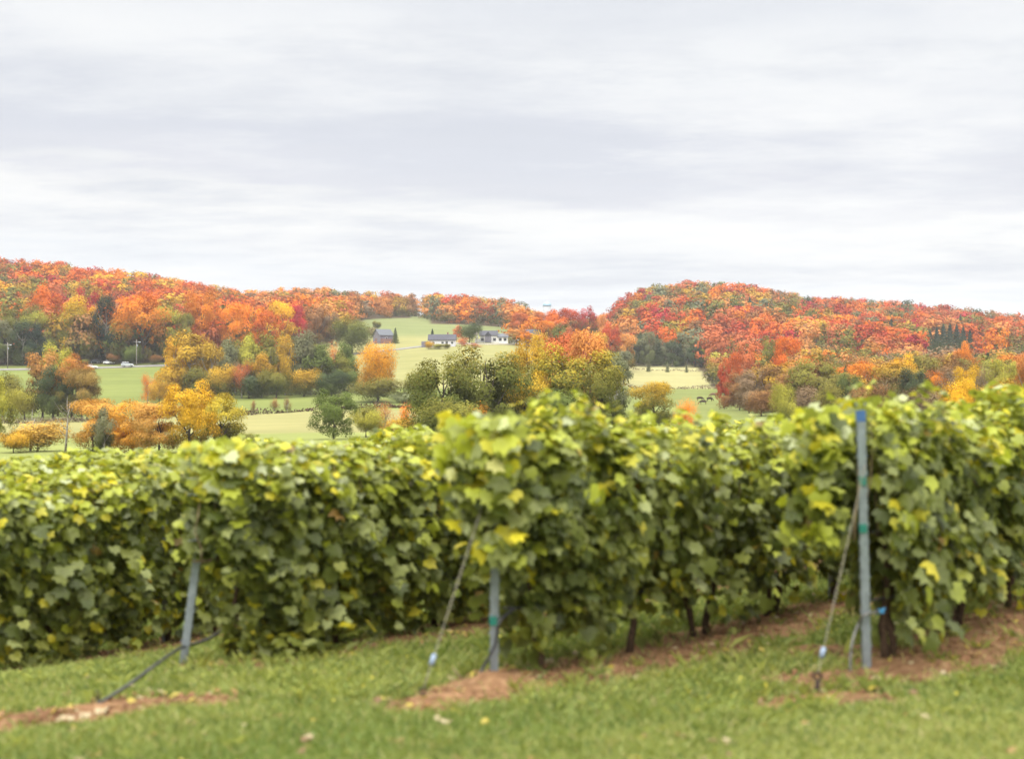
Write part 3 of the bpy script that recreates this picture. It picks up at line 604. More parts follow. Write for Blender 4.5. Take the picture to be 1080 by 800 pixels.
# big trees at the foot of the left hill
ll = [('maple', 20, 322, 54, 560, 'olive', .4, 'broad olive tree with yellow top behind the road pole'), ('maple', 38, 330, 44, 556, 'yellowgreen', .45, 'yellow-green topped dark tree beside the broad olive one'), ('maple', 6, 336, 40, 552, 'grey', .45, 'dark dull tree at the photo edge behind the road pole'),
 ('aspen', 24, 338, 36, 548, 'dark', .4, 'dark green tree behind the road pole'), ('aspen', 39, 342, 30, 549, 'blackgreen', .2, 'blackish tree beside the dark one near the road pole'),
 ('maple', 75, 314, 46, 560, 'yellow', .55, 'tree with a golden yellow top and dark green skirt above the parked cars'), ('maple', 93, 322, 26, 566, 'yellow', .2, 'narrow yellow tree between the golden-topped tree and the blackish green one'), ('aspen', 112, 311, 42, 562, 'blackgreen', .1, 'big blackish green tree above the parked cars'),
 ('maple', 150, 309, 66, 556, 'orange', .42, 'great glowing orange maple behind the roadside pole'), ('maple', 174, 322, 30, 562, 'yellowgreen', .4, 'green-gold tree against the side of the great orange maple'), ('maple', 212, 306, 46, 575, 'orange', .12, 'orange maple standing over the grove'),
 ('maple', 195, 330, 26, 566, 'olive', .35, 'olive tree between the two great orange maples'), ('maple', 245, 320, 36, 580, 'orange', .32, 'orange maple with green base beyond the grove'), ('maple', 268, 322, 34, 590, 'orange', .1, 'pure orange maple near the second hill'),
 ('maple', 283, 328, 34, 585, 'deeporange', .05, 'red-orange maple above the far end of the grove'), ('maple', 297, 318, 30, 620, 'yellow', .2, 'golden maple beside the red-orange one'), ('maple', 310, 322, 28, 640, 'crimson', .25, 'dull crimson tree beside the golden maple'),
 ('maple', 335, 322, 36, 660, 'brown', .25, 'large russet-brown tree at the foot of the second hill'), ('maple', 350, 330, 24, 670, 'greybrown', .3, 'grey-brown tree beside the russet one'), ('maple', 45, 300, 40, 610, 'deeporange', .4, 'dull orange tree with dark green base over the yellow-green topped one'),
 ('maple', 92, 304, 30, 620, 'crimson', .12, 'crimson tree above the narrow yellow one'), ('bush', 137, 364, 26, 548, 'green', .4, 'dark green bush beneath the great orange maple')]
for g in ll: T(*g, group='trees at the foot of the wooded hill', cat='bush' if g[0] == 'bush' else 'tree', lod='hi' if g[3] > 40 else 'mid')
for u, y, w, l in [(290, 419, 11, 'small dark bush rising from the field hedge near its open end'), (303, 418, 10, 'small dark bush in the field hedge, second from its open end'), (268, 421, 7, 'thin grey twig bush at the open end of the field hedge')]:
    T('brush', u, y, w, 332, 'brown', .35, l, cat='bush', hmin=1.2)
for u, y, w, l in [(88, 378, 14, 'green bush between the dark parked cars'), (165, 374, 16, 'dark bush along the road bank by the pole'), (120, 372, 14, 'brown bush behind the angled white car')]:
    T('bush', u, y, w, 548, 'olive' if 'green' in l else 'brown', .35, l, cat='bush', hmin=1.2)

# dead tree by the pasture
def dead_tree(u, d, ytop, label):
    p = at(u, d); H = (400 - ytop) / FPX * d - p.z; r = random.Random(5); b = MB()
    b.tube([(0, 0, -.2), (.15, 0, H * .35), (.3, 0, H * .7), (.55, 0, H)], [.16, .12, .07, .02], 8)
    e = empty('dead_tree', p); tag(e, label, 'tree'); b.build('trunk', M['palebark'], e, smooth=True)
    for k in range(8):
        c = MB(); a = r.uniform(0, 6.28); z0 = r.uniform(.3, .85) * H; l = r.uniform(.6, 1.8); dx, dy = math.cos(a), math.sin(a)
        c.tube([(.2 * z0 / H + .08, 0, z0), (dx * l * .5 + .1, dy * l * .5, z0 + l * .5), (dx * l * .9, dy * l, z0 + l * 1.2)], [.045, .03, .01], 5)
        c.build('branch', M['palebark'], e, smooth=True)
dead_tree(69, 168, 424, 'bare grey dead tree standing in front of the low pasture')
dead_tree(32, 172, 440, 'short bare dead tree between the yellow-green tree and the taller dead one')

# ------------------------------------------------------------------ woods on the hills
def zone(u, d):
    if u < 255 or (u < 330 and d < 800): return 'left'
    if u < 445: return 'back'
    if u < 650: return 'centre'
    if d < 640: return 'mid'
    return 'right'
ZC = {'left': [('red', 3.5), ('deeporange', 6), ('orange', 6), ('salmon', 3), ('yellow', 2), ('gold', 3), ('crimson', 1), ('olive', 3), ('brown', 2), ('dark', .5)],
      'back': [('salmon', 3), ('peach', 5), ('brown', 3), ('orange', 3), ('greybrown', 2), ('gold', 2), ('grey', 1.2)],
      'centre': [('peach', 6), ('orange', 3), ('salmon', 3), ('gold', 2), ('brown', 1), ('grey', 1), ('red', .6)],
      'right': [('red', 3), ('deeporange', 4), ('salmon', 3.5), ('orange', 3.5), ('crimson', 1.3), ('gold', 3), ('olive', 4), ('brown', 3), ('grey', 1.5), ('dark', 1), ('peach', 2)],
      'mid': [('brown', 5), ('greybrown', 5), ('peach', 2), ('orange', 1.2), ('gold', 3.5), ('yellowgreen', 1), ('olive', 3.5), ('red', .2), ('deeporange', 1.2), ('salmon', 1), ('dark', 1)]}
HT = {'left': 16, 'back': 15, 'centre': 15, 'right': 16, 'mid': 11}
cand = []
d = 270.0
while d < 1350:
    w = 11.5 + 1.0 * (d > 900); us = -90
    x = -90 / 1.0
    u0 = -70 + rnd.uniform(0, 10)
    while u0 < 1150:
        step = w * FPX / d; u = u0 + rnd.uniform(-.3, .3) * step; dd = d + rnd.uniform(-5, 5); u0 += step
        if dd < fstart(u) + rnd.uniform(0, 4) or (970 < u < 1034 and 600 < dd < 812): continue
        z = zone(u, dd)
        if z == 'mid' and 440 < dd < 600 and u < 800 and rnd.random() < .5: continue
        if z in ('centre',) and u > 545 and dd < 850 and rnd.random() < .45: continue
        cand.append((dd, u, z))
    d += 13 + (d > 600) * 9
# colour drifts in patches
def pick(z, u, d):
    n = math.sin(u * .045 + d * .013) + math.sin(u * .021 - d * .021 + 2) + .6 * math.sin(u * .11 + d * .05)
    L_ = ZC[z]; ws = [w * math.exp(.95 * math.sin(n * 2 + i * 2.4)) for i, (c, w) in enumerate(L_)]
    return rnd.choices([c for c, _ in L_], ws)[0]
print('wood candidates', len(cand))
# visible size: hidden ones (behind the ridge) rank last
def rank(c):
    d, u, z = c; g = at(u, d); top = (g.z + HT[z]) / d
    return d + (600 if (z != 'mid' and d > 1120) else 0)
cand.sort(key=rank)
NIND = 298 - ntree
CN = dict(red='red', crimson='crimson', orange='orange', deeporange='deep orange', yellow='golden yellow', gold='dull gold', peach='peach-orange', salmon='salmon-pink', olive='olive green', green='green', dark='dark green',
          brown='russet brown', greybrown='grey-brown', yellowgreen='yellow-green', grey='grey-green', blackgreen='black-green')
ZL = {'left': 'maple in the wood above the parked cars', 'back': 'tree in the wood behind the grey barn', 'centre': 'tree in the wood behind the white house', 'right': 'tree in the wood above the conifer belt', 'mid': 'tree in the thicket between the cattle and the hill'}
G4, GS = [], []
for i, (d, u, z) in enumerate(cand):
    col = pick(z, u, d); hh = (HT[z] if z != 'centre' or u < 548 else 10.5) * rnd.uniform(.78, 1.25); ww = rnd.uniform(12, 18 + 5 * (d > 700)) * (1 if z != 'mid' else .8); grn = rnd.uniform(.08, .62)  # green share varies the turning and also paints shaded crown undersides
    kind = 'spruce' if col in ('dark',) and d < 950 and rnd.random() < .7 else ('brush' if z == 'mid' and col in ('brown', 'greybrown', 'peach') else ('aspen' if rnd.random() < .22 else 'maple'))
    if kind == 'spruce': ww *= .62; hh *= 1.1
    if i < NIND:
        T(kind, u, 0, ww * FPX / d, d, col, grn, CN[col] + ' ' + ('conifer' if kind == 'spruce' else ('slim' if kind == 'aspen' else ('half-bare' if kind == 'brush' else 'round'))) + ' ' + ZL[z], 'trees standing ' + ZL[z].split(' ', 1)[1], lod='lo' if d > 420 else 'mid', h=hh, jit=.18)
    else:
        GS.append((u, d, hh, ww, kind, col, grn))
print('individual trees', ntree, 'mass trees', len(GS))
base = {(k, v): crown_arrays(k, 900, .040, 900 + v) for k in ('maple', 'aspen', 'brush', 'spruce') for v in range(5)}
VV, CC = [], []
GRN = np.array([.085, .105, .028])
for u, d, hh, ww, kind, col, grn in GS:
    V, lv = base[(kind, rnd.randrange(5))]; a = rnd.uniform(0, 6.28); p = at(u, d)
    s = ww / .92; ca, sa = math.cos(a) * s, math.sin(a) * s
    Q = np.c_[V[:, 0] * ca - V[:, 1] * sa + p.x, V[:, 0] * sa + V[:, 1] * ca + p.y, V[:, 2] * hh + p.z - .2]
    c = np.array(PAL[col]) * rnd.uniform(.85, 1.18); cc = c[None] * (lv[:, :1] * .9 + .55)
    low = np.clip((grn * 1.9 + lv[:, 1] * .55 - lv[:, 2] - .35) * 2.2, 0, .9)[:, None]; cc = cc * (1 - low) + GRN * low  # low green mix: late leaves plus underside shade put into the colour
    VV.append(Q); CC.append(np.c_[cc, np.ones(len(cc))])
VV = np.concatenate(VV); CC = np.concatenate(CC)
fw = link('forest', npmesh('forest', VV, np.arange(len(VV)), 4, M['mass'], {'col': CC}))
tag(fw, 'far autumn woods of red, orange and olive crowns covering the hilltops', 'forest', None, 'stuff')

# hedges
def hedge(pts, h, wid, col, label, dens=26):
    Vs, Cs = [], []; P = [at(u, d) for u, d in pts]
    for a, b in zip(P[:-1], P[1:]):
        n = int((b - a).length * dens); t = rng.uniform(0, 1, n); hx = rng.normal(0, wid, n)
        x = a.x + (b.x - a.x) * t + hx; y = a.y + (b.y - a.y) * t + rng.normal(0, wid, n)
        hv = h * (.55 + .45 * np.sin(x * .31 + y * .1) * np.sin(x * .11 + 1) + .25 * rng.uniform(-1, 1, n)); z = zg(x, y) + np.abs(hv) * rng.uniform(0.05, 1, n)
        p = np.c_[x, y, z]; nr_ = unit(rng.normal(size=(n, 3)) + [0, 0, .6]); A, B = rot_frames(n, nr_); s = rng.uniform(.12, .3, (n, 1))
        Vs.append(np.stack([p - A * s, p - B * s, p + A * s, p + B * s], 1).reshape(-1, 3)); c = np.array(col)[None] * rng.uniform(.5, 1.5, (n, 1)); Cs.append(np.repeat(np.c_[c, np.ones(n)], 4, 0))
    Vs = np.concatenate(Vs); o = link('hedge', npmesh('hedge', Vs, np.arange(len(Vs)), 4, M['mass'], {'col': np.concatenate(Cs)})); tag(o, label, 'hedge')
hedge([(250, 326), (300, 334), (360, 338), (420, 345), (440, 347)], 1.7, .5, (.10, .065, .045), 'low dark brown hedge between the bright pasture and the stubble field')
hedge([(-20, 300), (40, 306), (90, 312)], 1.8, .7, (.16, .13, .09), 'low grey-brown hedge along the near side of the left pasture')
hedge([(620, 540), (700, 546), (750, 545), (790, 540)], 1.7, .8, (.12, .07, .06), 'dark brown hedge between the cattle pasture and the pale mown field', 14)
hedge([(640, 655), (700, 655), (765, 655)], 1.2, .8, (.15, .12, .07), 'thin dark hedge along the upper edge of the pale mown field', 12)
hedge([(170, 418), (230, 415), (300, 414), (380, 406), (440, 396)], 3.2, 1.4, (.10, .10, .05), 'low undergrowth along the foot of the aspen grove', 16)

# ------------------------------------------------------------------ buildings
def gable(b, x0, x1, y0, y1, z0, zr, over=.4, thick=.25):
    """roof with its ridge along x: two real slabs"""
    ym = (y0 + y1) / 2
    for s, ye in ((-1, y0 - over), (1, y1 + over)):
        v = [(x0 - over, ye, z0 - .2), (x1 + over, ye, z0 - .2), (x1 + over, ym, zr), (x0 - over, ym, zr)]
        b.add(v + [(x, y, z + thick) for x, y, z in v], [(0, 1, 2, 3), (7, 6, 5, 4), (0, 4, 5, 1), (1, 5, 6, 2), (2, 6, 7, 3), (3, 7, 4, 0)] if s < 0 else [(3, 2, 1, 0), (4, 5, 6, 7), (1, 5, 4, 0), (2, 6, 5, 1), (3, 7, 6, 2), (0, 4, 7, 3)])
def walls(b, x0, x1, y0, y1, z0, z1, zr=None):
    b.box(x0, x1, y0, y1, z0, z1)
    if zr:
        ym = (y0 + y1) / 2
        b.add([(x0, y0, z1), (x0, y1, z1), (x0, ym, zr - .05), (x1, y0, z1), (x1, y1, z1), (x1, ym, zr - .05)], [(0, 1, 2), (5, 4, 3), (0, 2, 5, 3), (1, 4, 5, 2)])
def window(par, x, z, w, h, y, frame=M['wall_white']):
    f = MB()
    t = .12
    for a in ((x, x + w, z, z + t), (x, x + w, z + h - t, z + h), (x, x + t, z + t, z + h - t), (x + w - t, x + w, z + t, z + h - t)): f.box(a[0], a[1], y - .1, y + .02, a[2], a[3])
    fo = f.build('window', frame, par); MB().box(x + t, x + w - t, y - .04, y + .01, z + t, z + h - t).build('pane', M['glass'], fo)
def gpt(u, d, lift=0): p = at(u, d); return (p.x, p.y, p.z + lift)
# bungalow: dark roof, pale wall
h = empty('bungalow', gpt(467, 622)); tag(h, 'low bungalow with a long dark roof and pale lavender-grey wall', 'house')
b = MB(); walls(b, -6, 5.6, -3.6, 3.6, -1.5, 2.7, 4.9); b.build('wall', M['wall_lav'], h)
b = MB(); gable(b, -6, 5.6, -3.6, 3.6, 2.7, 5.0); rf = b.build('roof', M['roof_dark'], h)
MB().box(1.8, 2.5, .4, 1.1, 4.0, 6.1).build('chimney', M['redwood'], rf)
for x in (-4.6, -.6, 3.6): window(h, x, .9, 1.3, 1.2, -3.6)
dr = MB().box(1.4, 2.4, -3.68, -3.58, -.3, 2.1).build('door', M['roof_dark'], h)
MB().box(-9.2, -6.05, -2.6, 2.6, -1.5, 2.1).build('porch', M['barnwood'], h)
# white house with dormer and two white wings
h = empty('farmhouse', gpt(517, 655)); tag(h, 'bright white house with a dark gabled middle and a long white side wing', 'house')
b = MB(); walls(b, -4.6, 3.2, -3.8, 3.8, -1.5, 3.1, 5.1); b.build('wall', M['wall_white'], h)
b = MB(); gable(b, -4.6, 3.2, -3.8, 3.8, 3.1, 5.2); rf = b.build('roof', M['roof_dark'], h)
b = MB(); b.add([(-2.7, -5.2, 2.9), (.9, -5.2, 2.9), (-.9, -5.2, 4.9), (-2.7, 0, 2.9), (.9, 0, 2.9), (-.9, 0, 4.9)], [(0, 1, 2), (5, 4, 3), (0, 2, 5, 3), (1, 4, 5, 2), (0, 3, 4, 1)]); b.build('porch_gable', M['roof_dark'], rf)
b = MB(); b.box(-2.7, .9, -5.0, -3.85, -1.5, 2.85); b.build('porch', M['barnwood'], h)
for x in (-2.6, .6): MB().box(x, x + .22, -5.35, -5.1, -1.2, 2.85).build('porch_post', M['wall_white'], h)
b = MB(); walls(b, 3.25, 8.2, -3.2, 3.0, -1.5, 2.4, 3.7); b.build('side_wing', M['wall_white'], h)
b = MB(); gable(b, 3.3, 8.2, -3.2, 3.0, 2.4, 3.85, .3); b.build('wing_roof', M['roof_grey'], h)
b = MB(); b.box(-7.0, -4.65, -3.0, 2.8, -1.5, 1.6); b.build('garage', M['wall_white'], h)
for x in (-4.2, 1.4, 4.0, 6.2): window(h, x, .6, 1.3, 1.3, -3.8 if x < 3 else -3.2, M['roof_dark'])
w = MB().box(0, 9.5, -.15, .15, -.6, 1.25); w = w.build('garden_wall', M['wall_white'], None, gpt(537, 660)); tag(w, 'low white wall running on from the white house wing', 'wall')
# grey barn
h = empty('barn', gpt(404, 668), R(35)); h.scale = (.84, .84, .84); tag(h, 'weathered grey-blue barn with a steep gable and reddish lean-to', 'barn')
b = MB(); walls(b, -4.4, 4.4, -3.8, 3.8, -1.5, 4.2, 7.4); b.build('wall', M['barnwood'], h)
b = MB(); gable(b, -4.4, 4.4, -3.8, 3.8, 4.2, 7.5); b.build('roof', M['roof_grey'], h)
MB().box(-4.46, -4.42, -1.3, 1.3, -.3, 2.6).build('door', M['redwood'], h)
window(h, -.7, 1.9, 1.3, 1.3, -3.8)
MB().box(-3.8, 4.2, -6.6, -3.86, -1.5, 2.2).build('lean_to', M['redwood'], h)
# shed with blue-grey roof behind the golden trees
h = empty('shed', gpt(562, 630), R(-15)); tag(h, 'shed with a pale blue-grey roof behind the tall golden trees', 'shed')
b = MB(); walls(b, -3.2, 3.2, -3, 3, -1.5, 4.6, 7.6); b.build('wall', M['barnwood'], h)
b = MB(); gable(b, -3.2, 3.2, -3, 3, 4.6, 7.7); b.build('roof', M['roof_grey'], h)
MB().box(-.9, .9, -3.06, -3.02, -.2, 2.3).build('door', M['redwood'], h)
# pink-roofed house among the trees
h = empty('hidden_house', gpt(612, 655), R(10)); tag(h, 'house with faded pink roof and white gable half hidden among trees', 'house')
b = MB(); walls(b, -4.5, 4.5, -3.5, 3.5, -1.5, 5.6, 8.3); b.build('wall', M['wall_white'], h)
b = MB(); gable(b, -4.5, 4.5, -3.5, 3.5, 5.6, 8.4); b.build('roof', M['pinkroof'], h)
window(h, -2.8, 3.6, 1.2, 1.3, -3.5, M['roof_dark']); window(h, 1.5, 3.6, 1.2, 1.3, -3.5, M['roof_dark'])
h = empty('roadside_shed', gpt(55, 560), R(5)); tag(h, 'small shed with blue-grey roof under the trees above the road', 'shed')
b = MB(); walls(b, -2, 2, -1.8, 1.8, -1, 2.4, 0); b.build('wall', M['barnwood'], h)
b = MB(); gable(b, -2, 2, -1.8, 1.8, 5.2, 6.4); b.build('roof', M['roof_grey'], h)
MB().box(-1.95, 1.95, -1.75, 1.75, 2.4, 5.6).build('upper_wall', M['barnwood'], h)
# silo
p = at(577, 780); top = (400 - 318) / FPX * 780 - p.z
h = empty('silo', p); tag(h, 'tall pale silo with a blue-grey dome above the orange trees', 'silo')
b = MB(); b.tube([(0, 0, -1), (0, 0, top - 2.4)], 2.25, 24); b.build('tower', M['silo'], h, smooth=True)
for z in np.arange(2, top - 3, 2.2): pass
b = MB(); rs = [(2.38, 0), (2.38, .3), (2.2, .9), (1.75, 1.55), (1.05, 2.1), (.3, 2.38), (.02, 2.4)]
b.tube([(0, 0, top - 2.4 + z) for _, z in rs], [r_ for r_, _ in rs], 24); b.build('dome', M['silodome'], h, smooth=True)

# utility poles
def upole(u, d, ytop, label, lamp):
    p = at(u, d); H = (400 - ytop) / FPX * d - p.z
    h = empty('utility_pole', p); tag(h, label, 'utility pole', 'wooden poles along the road')
    MB().tube([(0, 0, -.5), (0, 0, H)], [.19, .14], 10).build('pole', M['polewood'], h, smooth=True)
    MB().box(-1.1, 1.1, -.07, .07, H - .9, H - .72).build('crossarm', M['polewood'], h)
    for x in (-1, -.35, .35, 1): MB().tube([(x, 0, H - .72), (x, 0, H - .5)], [.06, .05], 8).build('insulator', M['glass'], h)
    MB().tube([(.32, 0, H - 2.7), (.32, 0, H - 1.9)], .2, 12).build('transformer', M['steel'], h, smooth=True)
    if lamp:
        MB().tube([(0, 0, H - 1.4), (.6, -.5, H - 1.0), (1.5, -1.2, H - .9)], .05, 6).build('lamp_arm', M['steel'], h)
        MB().box(1.2, 1.9, -1.35, -1.05, H - 1.05, H - .85).build('lamp_head', M['lampglass'], h)
upole(144, 541, 358, 'wooden pole by the road in front of the great orange maple', True)
upole(8, 536, 361, 'wooden pole by the road near the dark trees', True)
upole(371, 607, 347, 'wooden pole by the road bend near the round green tree', False)
upole(503, 636, 350, 'thin pole before the dark domed tree at the white house', False)

# ------------------------------------------------------------------ cars
def make_car(paint, kind):
    e = empty('parked_car', (0, 0, 0))
    Lh, W = 2.25, .88
    prof = [(-Lh, .45), (-Lh, .85), (-Lh + .12, 1.0), (-1.35, 1.06), (-.75, 1.08), (.9, 1.05), (Lh - .3, .92), (Lh, .72), (Lh, .38), (-Lh + .1, .32)]
    if kind == 'suv': prof = [(x, z * 1.12 + .05) for x, z in prof]
    def loft(b, prof, w, taper=0):
        n = len(prof); vs = []
        for y, ins in ((-w, .06), (-w + .08, 0), (w - .08, 0), (w, .06)):
            vs += [(x * (1 - ins * .4), y, z - (ins if z > .8 else -ins * .5)) for x, z in prof]
        b.add(vs, [(i * n + k, i * n + (k + 1) % n, (i + 1) * n + (k + 1) % n, (i + 1) * n + k) for i in range(3) for k in range(n)] + [tuple(range(n))[::-1], tuple(range(3 * n, 4 * n))])
    b = MB(); loft(b, prof, W); body = b.build('body', paint, e, smooth=False)
    hz = 1.50 if kind != 'suv' else 1.78; z0 = 1.02 if kind != 'suv' else 1.16
    x0, x1, x2, x3 = (-1.7, -1.2, .35, 1.15) if kind != 'suv' else (-2.1, -1.9, .35, 1.1)
    def cab(b, s, zt, zb):
        vs = []
        for y in (-1, 1): vs += [(x0 * s, y * .82 * s, zb), (x3 * s, y * .82 * s, zb), (x2, y * .66 * s, zt), (x1, y * .66 * s, zt)]
        b.add(vs, [(0, 1, 2, 3), (7, 6, 5, 4), (0, 4, 5, 1), (1, 5, 6, 2), (2, 6, 7, 3), (3, 7, 4, 0)])
    b = MB(); cab(b, 1, hz - .06, z0 - .02); b.build('windows', M['glass'], e)
    b = MB(); vs = []
    for y in (-.67, .67): vs += [(x1 - .03, y, hz - .07), (x2 + .05, y, hz - .07), (x2 - .05, y * .93, hz + .01), (x1 + .1, y * .93, hz + .01)]
    b.add(vs, [(0, 1, 2, 3), (7, 6, 5, 4), (0, 4, 5, 1), (1, 5, 6, 2), (2, 6, 7, 3), (3, 7, 4, 0)]); b.build('roof', paint, e)
    for x in (-1.35, 1.38):
        for y in (-.84, .84):
            wv = MB(); wv.tube([(x, y - .11, .33), (x, y + .11, .33)], .335, 18); wo_ = wv.build('wheel', M['tyre'], e)
            MB().tube([(x, y - .125, .33), (x, y + .125, .33)], .2, 14).build('rim', M['rim'], wo_)
    for y in (-.62, .62):
        MB().box(Lh - .08, Lh + .02, y - .17, y + .17, .66, .8).build('headlight', M['lampglass'], e)
        MB().box(-Lh - .02, -Lh + .06, y - .16, y + .16, .72, .86).build('tail_light', M['redwood'], e)
    return e
for u, d, yaw, mat, kind, lab in [(96.5, 529, 5, 'carwhite', 'car', 'white car standing at the roadside, nearest the clump of trees'), (134.5, 535, 4, 'carsilver', 'suv', 'silver car with dark lower body driving on the road by the pole'),
                                  (115, 549, -28, 'carwhite', 'car', 'white car parked at an angle above the road'), (101, 553, -20, 'cardark', 'car', 'dark car parked behind the angled white one'), (83, 556, -15, 'cardark', 'suv', 'dark car half hidden by the green bush above the road')]:
    c = make_car(M[mat], kind); c.location = gpt(u, d, .24 if d < 541 else .05); c.rotation_euler = (0, 0, R(yaw)); tag(c, lab, 'car', 'cars near the road')

# ------------------------------------------------------------------ cattle
def skinned(name, joints, edges, mat, parent=None):
    me = bpy.data.meshes.new(name); me.from_pydata([j[:3] for j in joints], edges, []); me.update()
    o = link(name, me, parent); sk = o.modifiers.new('skin', 'SKIN'); sk.use_smooth_shade = True
    for v, j in zip(me.skin_vertices[0].data, joints):
        r_ = j[3]; v.radius = (r_, r_ * (j[4] if len(j) > 4 else 1)); 
    me.skin_vertices[0].data[0].use_root = True
    sb = o.modifiers.new('sub', 'SUBSURF'); sb.levels = 1; sb.render_levels = 2
    me.materials.append(mat); return o
def cow(u, d, yaw, mat, graze, label):
    J = [(0, 0, 1.05, .33, 1.15), (.45, 0, 1.06, .34, 1.1), (.8, 0, 1.1, .27), (-.45, 0, 1.05, .34, 1.2), (-.85, 0, 1.1, .27, 1)]
    E = [(0, 1), (1, 2), (0, 3), (3, 4)]
    def add(par, *pts):
        for p in pts: J.append(p); E.append((par, len(J) - 1)); par = len(J) - 1
    if graze: add(2, (1.12, 0, .88, .16), (1.36, 0, .52, .13), (1.45, 0, .3, .11), (1.6, 0, .08, .075))
    else: add(2, (1.12, 0, 1.3, .16), (1.38, 0, 1.45, .14), (1.58, 0, 1.38, .11), (1.8, 0, 1.27, .08))
    for s in (-1, 1):
        add(2, (.72, s * .17, .72, .12), (.72, s * .18, .42, .075), (.70, s * .18, .12, .055), (.74, s * .18, .03, .07))
        add(4, (-.78, s * .17, .78, .15), (-.70, s * .18, .60, .1), (-.88, s * .18, .44, .07), (-.84, s * .18, .12, .055), (-.79, s * .18, .03, .07))
        hd = (1.40, s * .1, .48, .04) if graze else (1.42, s * .1, 1.5, .04)
        add(6, hd, (hd[0] - .04, s * .24, hd[2] + .03, .03))
    add(4, (-1.12, 0, 1.12, .05), (-1.18, 0, .7, .03), (-1.17, 0, .5, .05))
    o = skinned('cow', J, E, mat); o.location = gpt(u, d); o.rotation_euler = (0, 0, R(yaw)); tag(o, label, 'cow', 'cattle in the pasture')
cow(738.3, 478, 10, M['cow'], True, 'dark brown cow grazing, farthest from the thicket')
cow(752, 500, 185, M['cowred'], True, 'reddish brown cow close to the brown thicket')
cow(748.5, 474, 20, M['cow'], True, 'dark cow beside the reddish brown one')
cow(741.5, 452, 170, M['cow'], True, 'dark cow lowest in the pasture, nearest the vines')

# ------------------------------------------------------------------ grapevines
LEAF = np.array([(.04, .02), (.30, -.16), (.46, -.02), (.62, .16), (.46, .36), (.50, .64), (.22, .66), (0, 1.02), (-.22, .66), (-.50, .64), (-.46, .36), (-.62, .16), (-.46, -.02), (-.30, -.16), (-.04, .02)])
LV = np.vstack([[0, .32], LEAF]); NL = len(LEAF)
LF = np.array([(0, i + 1, (i + 1) % NL + 1) for i in range(NL)])
def leaves(P, nrm, tip, size, col, r):
    n = len(P); nrm = unit(nrm); tip = tip - (tip * nrm).sum(1, keepdims=True) * nrm; tip = unit(tip); side = np.cross(tip, nrm)
    cup = r.uniform(-.35, .85, n)[:, None]; curl = r.uniform(-.2, .8, n)[:, None]; w = r.uniform(.85, 1.12, n)[:, None]
    x = LV[None, :, 0] * w * (1 + r.uniform(-.08, .08, (n, len(LV)))); y = LV[None, :, 1] * (1 + r.uniform(-.06, .06, (n, len(LV)))) - .25
    z = -cup * x**2 * 1.6 + curl * -.5 * (y - .1)**2 + r.uniform(-.04, .04, (n, len(LV)))
    s = size[:, None]
    V = P[:, None] + s[..., None] * (x[..., None] * side[:, None] + y[..., None] * tip[:, None] + z[..., None] * nrm[:, None])
    F = (LF[None] + (np.arange(n) * len(LV))[:, None, None]).reshape(-1, 3)
    edge = np.ones(len(LV)); edge[0] = .86
    Cc = np.repeat(np.c_[col, np.ones(n)][:, None], len(LV), 1); Cc[..., :3] *= edge[None, :, None] * r.uniform(.92, 1.08, (n, len(LV), 1))
    return V.reshape(-1, 3), F, Cc.reshape(-1, 4)
